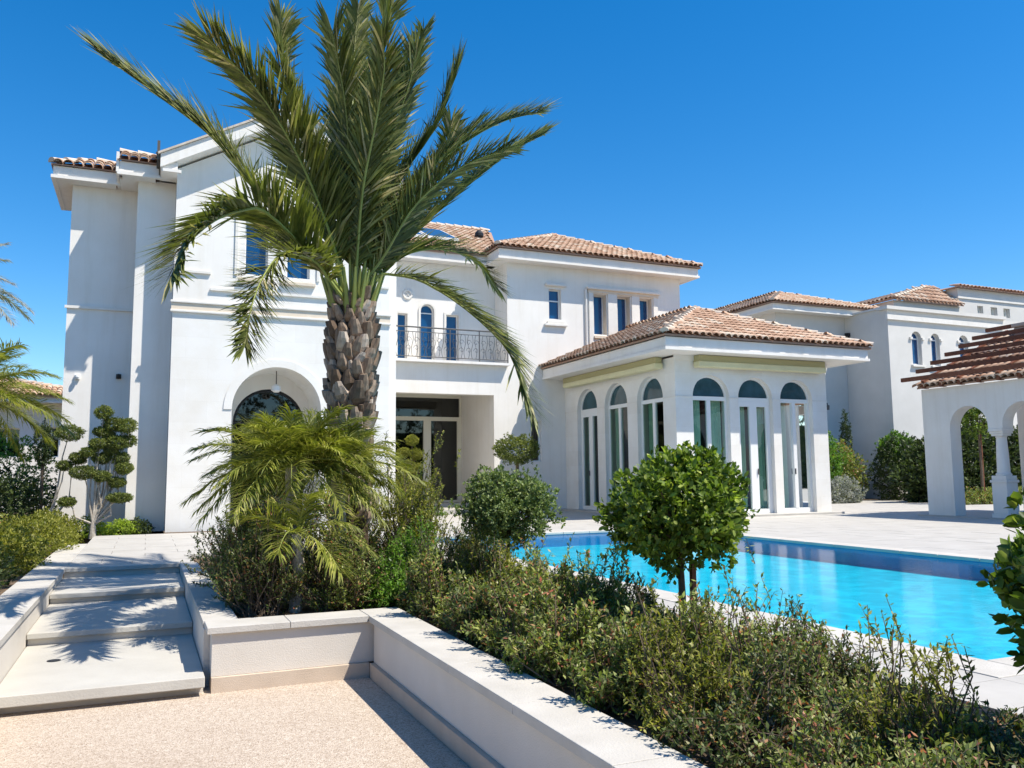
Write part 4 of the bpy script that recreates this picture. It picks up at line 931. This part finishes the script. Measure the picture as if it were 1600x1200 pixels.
FR = [
([(2.12,9.50,3.02),(1.76,9.54,3.48),(1.07,9.62,4.28),(0.58,9.68,4.89),(-0.02,9.75,5.33),(-0.54,9.80,5.68)],0.42),
([(2.12,9.50,3.02),(1.83,9.19,3.28),(1.04,8.34,3.67),(0.75,8.08,3.61),(0.48,7.79,3.39),(0.24,7.43,3.04),(0.13,7.10,2.69)],0.36),
([(2.12,9.50,3.02),(1.82,9.11,3.20),(1.53,8.68,3.35),(1.17,8.27,3.28),(0.95,7.89,2.98),(0.79,7.42,2.59),(0.67,6.80,2.11)],0.30),
([(2.12,9.50,3.02),(1.99,9.39,3.34),(1.75,9.17,3.90),(1.38,8.88,4.52),(0.93,8.59,5.03),(0.41,8.30,5.36)],0.46),
([(2.12,9.50,3.02),(1.98,9.56,3.35),(1.92,9.73,4.22),(1.61,9.92,5.21),(1.38,10.08,6.06),(1.35,10.20,6.76)],0.42),
([(2.12,9.50,3.02),(2.08,9.42,3.33),(1.99,9.14,4.25),(1.89,8.87,5.10),(1.67,8.60,5.86)],0.46),
([(2.12,9.50,3.02),(2.14,9.52,3.35),(2.15,9.56,3.89),(2.22,9.63,4.78),(2.37,9.69,5.70),(2.56,9.75,6.61),(2.61,9.80,7.30)],0.44),
([(2.12,9.50,3.02),(2.21,9.59,3.38),(2.36,9.89,4.53),(2.55,10.09,5.34),(2.84,10.27,6.11),(3.30,10.50,7.18)],0.36),
([(2.12,9.50,3.02),(2.25,9.42,3.49),(2.39,9.33,4.02),(2.66,9.23,4.63),(3.01,9.12,5.22),(3.25,9.00,5.94)],0.34),
([(2.12,9.50,3.02),(2.31,9.52,3.45),(2.48,9.55,3.92),(2.84,9.59,4.57),(3.40,9.63,5.16),(4.07,9.67,5.66),(4.65,9.70,5.91)],0.42),
([(2.12,9.50,3.02),(2.38,9.65,3.43),(2.73,9.83,3.84),(3.28,10.07,4.44),(3.97,10.32,5.10),(4.55,10.52,5.62),(5.17,10.70,6.07)],0.34),
([(2.12,9.50,3.02),(2.37,9.62,3.32),(2.77,9.80,3.77),(3.33,9.98,3.98),(3.89,10.14,3.92),(4.27,10.30,3.62)],0.30),
([(2.12,9.50,3.02),(2.28,9.41,3.25),(2.39,9.34,3.41),(2.60,9.27,3.41),(2.86,9.17,3.34),(3.21,9.03,3.11),(3.54,8.86,2.79),(3.77,8.72,2.46),(3.93,8.50,1.82)],0.36),
([(2.12,9.50,3.02),(2.14,9.61,3.37),(2.24,10.13,5.05),(2.34,10.54,6.54),(2.45,10.80,7.53)],0.40),
([(2.12,9.50,3.02),(2.06,9.59,3.36),(2.09,9.97,4.73),(1.98,10.28,5.91),(1.86,10.50,6.77)],0.36),
([(2.12,9.50,3.02),(2.24,9.39,3.33),(2.43,9.26,3.62),(2.74,9.03,4.20),(3.21,8.80,4.63),(3.72,8.60,4.86)],0.36),
([(2.12,9.50,3.02),(2.02,9.60,3.36),(1.80,9.87,4.26),(1.45,10.14,5.10),(1.16,10.35,5.80),(0.94,10.50,6.28)],0.38),
([(2.12,9.50,3.02),(2.23,9.60,3.38),(2.43,9.87,4.34),(2.77,10.11,5.21),(3.17,10.30,5.96),(3.52,10.40,6.24)],0.38),
([(2.12,9.50,3.02),(2.06,9.41,3.32),(1.83,9.08,4.25),(1.53,8.81,4.91),(1.36,8.64,5.30),(1.39,8.50,5.67)],0.36),
([(2.12,9.50,3.02),(2.20,9.39,3.33),(2.27,9.07,4.15),(2.37,8.80,4.82),(2.52,8.55,5.41),(2.55,8.40,5.75)],0.36),
([(2.12,9.50,3.02),(2.13,9.38,3.32),(2.10,8.95,4.24),(2.16,8.60,4.93),(2.18,8.35,5.40),(2.12,8.20,5.67)],0.38),
([(2.12,9.50,3.02),(2.32,9.57,3.38),(2.62,9.69,3.99),(3.06,9.82,4.65),(3.44,9.92,5.24),(3.51,10.00,5.71)],0.34),
([(2.12,9.50,3.02),(1.99,9.20,3.27),(1.74,8.40,3.75),(1.48,7.75,4.03),(1.32,7.26,4.19),(1.07,6.80,4.24)],0.34),
([(2.12,9.50,3.02),(2.11,9.30,3.30),(1.96,8.77,3.88),(1.90,8.30,4.35),(1.99,8.00,4.59),(2.10,7.80,4.73)],0.34),
]
for i, (pts, L) in enumerate(FR):
    if i in (14, 17, 18, 22, 23): continue
    frond(DP, pts, L*(1.40 if i not in (0, 1, 2, 8, 10, 11, 12) else 1.72), 'date', .0115, .17 if i not in (11, 12) else .2, .12, .42, .028, .024, (48, 24), seed=i, jit=.19, tipk=.33)
g = random.Random(5)
for i in range(3):   # young upright fronds at the heart and short ones behind
    az = g.uniform(0, 6.28); ln = g.uniform(1.9, 2.9); le = g.uniform(.25, .5)
    b = Vector((2.12, 9.5, 3.0)); d = Vector((math.cos(az)*le, math.sin(az)*le, 1)).normalized()
    pts = [b, b+d*ln*.4, b+d*ln*.75+Vector((math.cos(az), math.sin(az), 0))*.12, b+d*ln+Vector((math.cos(az), math.sin(az), -.2))*.35]
    frond(DP, pts, .44, 'date', .016, .2, .12, .4, .022, .018, (45, 20), seed=50+i, jit=.16, tipk=.4)
# bare stem bases fanning from the crown
mb = MB()
for i in range(26):
    az = i*2.4; r = .16 if i % 2 else .10; b = Vector((2.12+r*math.cos(az), 9.5+r*math.sin(az), 2.85)); d = Vector((math.cos(az)*.35, math.sin(az)*.35, 1)).normalized()
    mb.tube([b, b+d*.35, b+d*.62], [.045, .026, .012], 5)
part('stem_bases', mb, M['date_stem'], DP)
# ------------------------------------------------------------------ SHORT YELLOW-GREEN PALMS
def small_palm(c, zc, n, LN, label, seed, trunk=.07, L=.30, mat='pygmy', crown_up=.1, group=None, az0=None, nm='pygmy_palm'):
    g = random.Random(seed); root = thing(nm, (c[0], c[1], -.06), label, 'palm tree', group)
    part('trunk', MB().tube([(c[0], c[1], -.06), (c[0]+.03, c[1], zc*.5), (c[0], c[1], zc-.02)], [trunk*1.2, trunk, trunk*.85], 10), M['bark_pale'], root)
    for i in range(n):
        az = i*2.39996 + g.uniform(-.3, .3); e = 1 - (i+.5)/n   # 1 = young upright
        ln = LN*g.uniform(.8, 1.15)*(.7+.3*(1-e) if e > .8 else 1); el = math.radians(-8 + 80*e**1.2)
        h = Vector((math.cos(az), math.sin(az), 0)); b = Vector((c[0], c[1], zc)) + h*trunk*.6
        d = h*math.cos(el) + Vector((0, 0, math.sin(el)))
        sag = (.22 + .26*(1-e))*ln
        pts = [b + d*ln*t - Vector((0, 0, sag*t**2.4)) for t in (0, .25, .5, .75, 1)]
        frond(root, pts, L*g.uniform(.85, 1.1), mat, .0125, .12, .45, .22, .0115, .009, (62, 32), seed=seed*100+i, stem='date_stem', jit=.2, tipk=.5)
    return root
small_palm((1.26, 8.15), 1.22, 48, .88, 'short yellow-green feather palm with pale trunk left of the tall date palm trunk', 3)
small_palm((1.72, 8.3), 1.22, 38, .70, 'short yellow-green feather palm in front of the tall date palm trunk', 4)
small_palm((1.22, 7.55), .62, 11, .62, 'lowest drooping yellow-green palm in front of the front arch', 6, .05)
lp = small_palm((-2.35, 12.9), 2.2, 60, 1.35, 'palm at the left edge of the photo leaning over the hedge', 9, .15, .34, 'pygmy', nm='feather_palm')
small_palm((-2.95, 14.5), 4.05, 40, 1.1, 'tall grey-green palm cut off by the left edge of the photo', 12, .16, .30, 'silver', nm='feather_palm')
# ------------------------------------------------------------------ TOPIARY STANDARDS
def standard(c, zc, r, n, leaf, mat, label, seed, squash=.92, trunk=.03, cat='topiary tree', group=None, lean=(0, 0), stake=False, nm='topiary_tree'):
    root = thing(nm, (c[0], c[1], -.06), label, cat, group); mb = MB()
    top = (c[0]+lean[0], c[1]+lean[1], zc)
    mb.tube([(c[0], c[1], -.06), (c[0]+.01, c[1]-.01, zc*.4), top], [trunk, trunk*.85, trunk*.6], 8)
    g = random.Random(seed)
    for i in range(26):
        a = g.uniform(0, 6.28); e = g.uniform(-.5, 1.2); q = r*g.uniform(.6, .9)
        b = Vector((c[0]+lean[0]*.8, c[1]+lean[1]*.8, zc-r*.55)); tip = Vector(top) + Vector((math.cos(a)*math.cos(e), math.sin(a)*math.cos(e), math.sin(e)*squash))*q
        mb.tube([b, b.lerp(tip, .5)+Vector((0, 0, .03)), tip], [.012, .008, .004], 4, cap=False)
    part('trunk', mb, M['bark'], root)
    Q = [blob_leaves(top, (r*.88, r*.88, r*squash*.88), int(n*.62), leaf, .22, .5, seed=seed)]
    for i in range(9):
        a = g.uniform(0, 6.28); e = g.uniform(-.7, 1.3); q = r*g.uniform(.55, .78); rr = r*g.uniform(.22, .42)
        Q.append(blob_leaves((top[0]+q*math.cos(a)*math.cos(e), top[1]+q*math.sin(a)*math.cos(e), top[2]+q*squash*math.sin(e)), (rr, rr, rr), int(n*.055), leaf, .25, .7, seed=seed+i))
    P, D, N, L = [np.concatenate([q[k] for q in Q]) for k in range(4)]
    link('crown', leafmesh('crown', P, D, N, L, L*.52, M[mat], None, True), root)
    if stake: part('stake', MB().box(c[0]+.08, c[0]+.11, c[1]-.02, c[1]+.01, -.06, zc-r*.7), M['wood'], root)
    return root
standard((3.02, 4.40), .86, .45, 15000, .046, 'topi', 'round glossy green topiary in the border, the large one in front of the pool', 21, .86, .026, stake=True)
standard((2.98, 7.0), .80, .45, 26000, .030, 'grey', 'round pale green topiary in the border, the smaller one left of the pool middle', 22, .78, .028)
standard((3.16, 1.92), .70, .36, 6500, .068, 'topi', 'large-leaved glossy bush at the right edge of the photo', 23, 1.1, .026)
# ------------------------------------------------------------------ BORDER SHRUBS
G1 = 'small-leaved shrubs in the low border along the planter wall'
g = random.Random(11); y = 7.0; i = 0
while y > .2:
    for xx in (2.32, 2.78, 3.22):
        r = g.uniform(.27, .38); h = g.uniform(.26, .45)*(1.0 if xx < 3 else .72)*(1.0 if y > 3 else .84); m_ = 'lentisk' if g.random() < .62 else ('yellow' if g.random() < .35 else 'lentisk_dark')
        if y < 2.2 and xx > 2.5: m_ = 'lentisk_dark'; h *= .85
        x2 = xx - .06 + g.uniform(-.08, .08); y2 = y + g.uniform(-.12, .12)
        twig_shrub((x2, y2, -.06), r, r*1.05, h, int(300+130*g.random()), (.040 if y > 3.4 else .031), M[m_], 'border_shrub', 'small-leaved %s shrub in the %s row of the border by the pool' % (dict(lentisk='mottled green', yellow='yellow-green', lentisk_dark='dark green')[m_], {2.32: 'front', 2.78: 'middle', 3.22: 'back'}[xx]), 'shrub', G1 + ', ' + m_.replace('lentisk', 'green').replace('_', ' ') + {2.32: ' front', 2.78: ' middle', 3.22: ' back'}[xx], 1.1, 17, .1)
        i += 1
    y -= .46
twig_shrub((2.45, 2.75, -.06), .22, .3, .16, 90, .03, M['red'], 'dry_shrub', 'low reddish dry shrub at the foot of the border beside the coping', 'shrub', None, .3, 22)
# bushes round the palms
BL = [((.95, 7.55), .34, .55, 'lentisk_dark', 'dark green bush at the front left corner of the palm bed beside the steps', 300, .032),
      ((.92, 8.4), .36, .62, 'lentisk', 'mottled green bush in the palm bed, second along the steps from the front', 280, .032),
      ((.98, 9.4), .42, .60, 'lentisk_dark', 'dark bush at the back left of the palm bed by the upper step', 240, .034),
      ((1.55, 7.45), .32, .50, 'lentisk', 'mottled bush at the front of the palm bed above the coping', 300, .03),
      ((2.02, 7.5), .26, .32, 'bright', 'low bright green shrub at the front of the palm bed', 260, .036),
      ((2.4, 7.9), .30, .50, 'bright', 'bright green shrub right of the short palms', 240, .034),
      ((1.75, 8.9), .5, .55, 'lentisk_dark', 'dark bush at the foot of the tall date palm', 260, .034),
      ((2.62, 8.8), .38, 1.0, 'yellow', 'tall yellow-green bush right of the date palm trunk', 360, .034),
      ((2.95, 9.9), .42, .90, 'yellow', 'yellow-green bush behind, nearest the pool corner', 300, .034),
      ((2.35, 10.4), .45, .85, 'lentisk', 'mottled bush behind the date palm trunk', 260, .034),
      ((2.75, 7.7), .34, .55, 'lentisk_dark', 'dark bush where the palm bed meets the pool border', 280, .03),
      ((1.3, 10.6), .6, .6, 'lentisk', 'wide mottled bush at the back of the palm bed', 260, .036),
      ((3.2, 8.2), .32, .5, 'lentisk', 'mottled bush beside the pool deck behind the round pale topiary', 240, .03)]
for (c, r, h, m_, lab, n, lf) in BL: twig_shrub((c[0], c[1], -.06), r*1.15, r*1.15, h*(1.3 if c[0] < 1.6 else 1.05), int(n*1.6), lf*1.15, M[m_], 'bush', lab, 'bush', None, .6, 20, .1)
def blob(name, c, r, n, leaf, mat, label, cat, seed, group=None, lump=.15, fill=.4, parent=None):
    P, D, N, L = blob_leaves(c, r, int(n*2.2), leaf*1.12, lump, fill, seed=seed)
    if parent is not None: return link('foliage', leafmesh('foliage', P, D, N, L, L*.5, M[mat]), parent)
    o = link(name, leafmesh(name, P, D, N, L, L*.5, M[mat])); return tag(o, label, cat, group)
# left hedges and mounds
k = 0
for (x, y, rx, ry, rz, m_, n, lab) in ((-1.75, 8.6, .5, .9, .42, 'bright', 6500, 'dark green leafy bush at the left edge beside the step coping'), (-2.0, 10.4, .7, 1.0, .50, 'darkhedge', 6500, 'dark green bush behind the one at the left edge'),
      (-1.75, 12.6, .55, 1.3, .42, 'yellow', 8000, 'long yellow-green mound along the path, the front one'), (-1.65, 15.4, .62, 1.6, .48, 'yellow', 8000, 'long yellow-green mound along the path, the middle one'),
      (-2.9, 13.2, .8, 1.6, .72, 'yellow', 7000, 'tall yellow-green bush under the left palm'), (-1.6, 17.8, .5, .7, .42, 'yellow', 5000, 'yellow-green mound nearest the pruned tree'), (-2.7, 16.6, .7, 1.2, .62, 'lentisk', 5000, 'dull green bush between mound and dark hedge')):
    k += 1; blob('bush', (x, y, 0.05), (rx, ry, rz), n, .045, m_, lab, 'bush', 100+k)
blob('box_ball', (-1.0, 18.75, .10), (.30, .28, .26), 3200, .03, 'lime', 'bright lime-green clipped ball at the foot of the pruned tree, the left one', 'bush', 120)
blob('box_ball', (-.42, 18.95, .05), (.34, .28, .22), 3200, .03, 'lime', 'bright lime-green clipped ball by the villa wall, the right one', 'bush', 121)
blob('bush', (-.15, 19.0, .05), (.3, .2, .22), 1500, .04, 'darkhedge', 'small dark bush behind the right lime-green ball', 'bush', 122)
blob('hedge', (-4.0, 22, .4), (2.3, .7, 1.0), 9000, .07, 'darkhedge', 'tall dark hedge under the far white house on the left', 'hedge', 123)
blob('hedge', (-2.6, 19.4, .35), (.9, .5, .85), 5000, .06, 'darkhedge', 'dark hedge behind the pruned tree left of the villa', 'hedge', 124)
blob('bush', (-3.2, 24, 1.2), (1.1, .8, 1.0), 4500, .07, 'bright', 'leafy green bush in front of the far white house', 'bush', 125)
# cloud-pruned trees
def cloud_tree(c, pads, label, seed, bark='bark_pale', leaf='cloud', tr=.036, nm='cloud_pruned_tree'):
    root = thing(nm, (c[0], c[1], -.06), label, 'pruned tree'); g = random.Random(seed); mb = MB(); base = Vector((c[0], c[1], -.06))
    mb.tube([base, base+Vector((0, 0, .18)), base+Vector((0, 0, .32))], [tr*2.2, tr*1.7, tr*1.2], 10)
    fk = base + Vector((0, 0, .28))
    for (px, py, pz, rr, rz) in pads:
        e = Vector((px, py, pz)); m1 = fk.lerp(e, .4) + Vector((g.uniform(-.06, .06)+ (px-c[0])*.25, g.uniform(-.05, .05), -.03)); m2 = fk.lerp(e, .75) + Vector((g.uniform(-.05, .05), 0, -.02))
        mb.tube([fk, m1, m2, e], [tr*.8, tr*.5, tr*.35, tr*.2], 6)
    part('trunk', mb, M[bark], root)
    for k, (px, py, pz, rr, rz) in enumerate(pads):
        P, D, N, L = blob_leaves((px, py, pz), (rr, rr*.9, rz), int(4200*max(rr, .12)/.15), .028, .10, .4, seed=seed*50+k, upbias=.5)
        link('foliage_pad', leafmesh('foliage_pad', P, D, N, L, L*.5, M[leaf]), root)
    return root
def cl(px, py, Yd, rr, rz):
    pass
PD = [(-.71, 18.4, 2.40, .17, .13), (-.52, 18.5, 2.17, .22, .13), (-.30, 18.4, 2.14, .20, .15), (-.72, 18.5, 2.02, .17, .10), (-.45, 18.4, 1.80, .20, .14), (-.25, 18.5, 1.85, .16, .13), (-.78, 18.4, 1.78, .17, .11),
      (-.40, 18.5, 1.50, .19, .12), (-.72, 18.5, 1.50, .18, .11), (-.95, 18.4, 1.62, .16, .09), (-.30, 18.4, 1.30, .17, .12), (-1.02, 18.4, 1.22, .26, .13), (-.68, 18.3, 1.14, .16, .10), (-.42, 18.4, 1.02, .16, .10),
      (-.36, 18.3, .72, .24, .09), (-1.28, 18.4, .66, .16, .09), (-.62, 18.5, 1.95, .14, .11), (-.55, 18.45, 1.66, .13, .10)]
PD = [(a-.10, b, c, d*.98, e*1.0) for a, b, c, d, e in PD]
cloud_tree((-.92, 18.45), PD, 'cloud-pruned tree with pale trunk and many clipped leaf pads against the shaded villa wall', 31)
cloud_tree((-1.75, 18.8), [(-1.42, 18.7, 2.0, .25, .16), (-1.25, 18.7, 1.5, .16, .12), (-1.48, 18.7, 1.36, .14, .09)], 'smaller cloud-pruned tree with one large round pad left of the white-trunked one', 32, tr=.04)
ts_ = thing('small_tree', (-1.9, 19.3, -.06), 'thin-stemmed tree with a narrow dark leafy head left of the round clipped pad', 'tree')
blob('foliage', (-1.92, 19.3, 1.8), (.17, .17, .45), 1500, .04, 'darkhedge', '', '', 126, parent=ts_)
part('stem', MB().tube([(-1.9, 19.3, -.06), (-1.92, 19.3, 1.5)], .03, 7), M['bark'], ts_)
PE = [(6.35, 21.2, 2.02, .17, .14), (6.10, 21.1, 1.70, .17, .12), (6.45, 21.2, 1.66, .17, .15), (6.2, 21.1, 1.32, .24, .18), (6.5, 21.2, 1.32, .14, .12), (6.0, 21.0, 1.05, .25, .16), (6.55, 21.1, .85, .26, .10), (6.15, 21.1, .72, .25, .16)]
cloud_tree((6.25, 21.3), PE, 'cloud-pruned shrub with yellow-green pads in front of the glazed garden door', 33, 'bark', 'yellow', .05)
ts_ = thing('tall_shrub', (9.6, 21.8, -.05), 'dark flat-topped shrub left of the pavilion, seen above the round pale topiary', 'bush')
blob('foliage', (9.6, 21.8, 1.80), (.66, .5, .40), 4600, .05, 'cloud', '', '', 127, parent=ts_)
part('stem', MB().tube([(9.6, 21.8, -.05), (9.62, 21.8, 1.6)], .05, 7), M['bark'], ts_)
blob('bush', (7.1, 22.2, .05), (.5, .3, .2), 1200, .05, 'bright', 'low green plant on the terrace by the glazed garden door', 'bush', 128)
blob('potted_plant', (11.3, 17.6, .22), (.22, .22, .2), 700, .06, 'grey', 'small pale plant on the terrace before the pavilion side', 'plant', 129)
# right background planting
for (x, y, z, rx, ry, rz, n, lf, m_, lab) in (
      (22.6, 24.6, 1.5, 1.5, 1.0, 1.5, 9000, .09, 'bright', 'big loose green bush right of the pavilion'),
      (24.6, 25.0, 1.0, 1.1, .9, 1.2, 6500, .09, 'lentisk', 'green bush in the middle of the bed behind the terrace'),
      (26.9, 23.9, 1.0, 1.4, .8, 1.5, 8000, .08, 'darkhedge', 'dark green bush left of the pergola arcade'),
      (26.9, 24.2, 1.9, .7, .6, .7, 3500, .08, 'bright', 'leafy green bush top at the corner of the neighbouring villa'),
      (25.5, 25.4, 1.9, .22, .22, 1.6, 2600, .06, 'darkhedge', 'slim dark cypress before the shaded wall of the neighbouring villa'),
      (22.5, 22.9, .30, 1.2, .5, .6, 5000, .07, 'silver', 'low silvery-grey shrub at the edge of the terrace'),
      (26.6, 22.6, .35, .9, .5, .55, 3500, .07, 'grey', 'low grey-green shrub left of the first arcade pier'),
      (28.5, 21.6, .9, 4.2, .7, 1.7, 26000, .15, 'darkhedge', 'long dark hedge seen through the pergola arches'),
      (26.5, 19.4, .2, 3.2, .35, .35, 6000, .06, 'lentisk', 'low clipped hedge at the foot of the long dark hedge'),
      (24.5, 26.6, .3, 3.0, .5, 1.6, 6000, .09, 'darkhedge', 'dark hedge at the foot of the shaded neighbouring wall')):
    k += 1; blob('bush' if 'hedge' not in lab else 'hedge', (x, y, z), (rx, ry, rz), n, lf, m_, lab, 'hedge' if 'hedge' in lab else 'bush', 200+k)
standard((25.3, 19.4), 2.75, .62, 4500, .075, 'topi', 'round-headed tree on a staked stem seen through the first arch of the pergola', 41, 1.05, .05, 'tree', stake=True, nm='lollipop_tree')

# unseen hedge added behind the viewer to darken reflections in the glass
m_ = MB().box(-26, 60, -15.0, -14.2, -1, 4.6); bk = thing('reflection_hedge', (0, -14, -1), 'tall dark green hedge added unseen behind the viewer to darken reflections', 'hedge')
part('hedge_core', m_, M['darkhedge'], bk)
g = random.Random(77)
P_, D_2, N_, L_2 = [], [], [], []
for i in range(43):
    q = blob_leaves((-25+i*2.0, -14.3, 2.4+g.uniform(-.2, 1.4)), (1.7, 1.1, 3.4+g.uniform(0, 2.2)), 1200, .30, .2, .35, seed=900+i)
    P_.append(q[0]); D_2.append(q[1]); N_.append(q[2]); L_2.append(q[3])
link('foliage', leafmesh('foliage', np.concatenate(P_), np.concatenate(D_2), np.concatenate(N_), np.concatenate(L_2), np.concatenate(L_2)*.5, M['darkhedge']), bk)
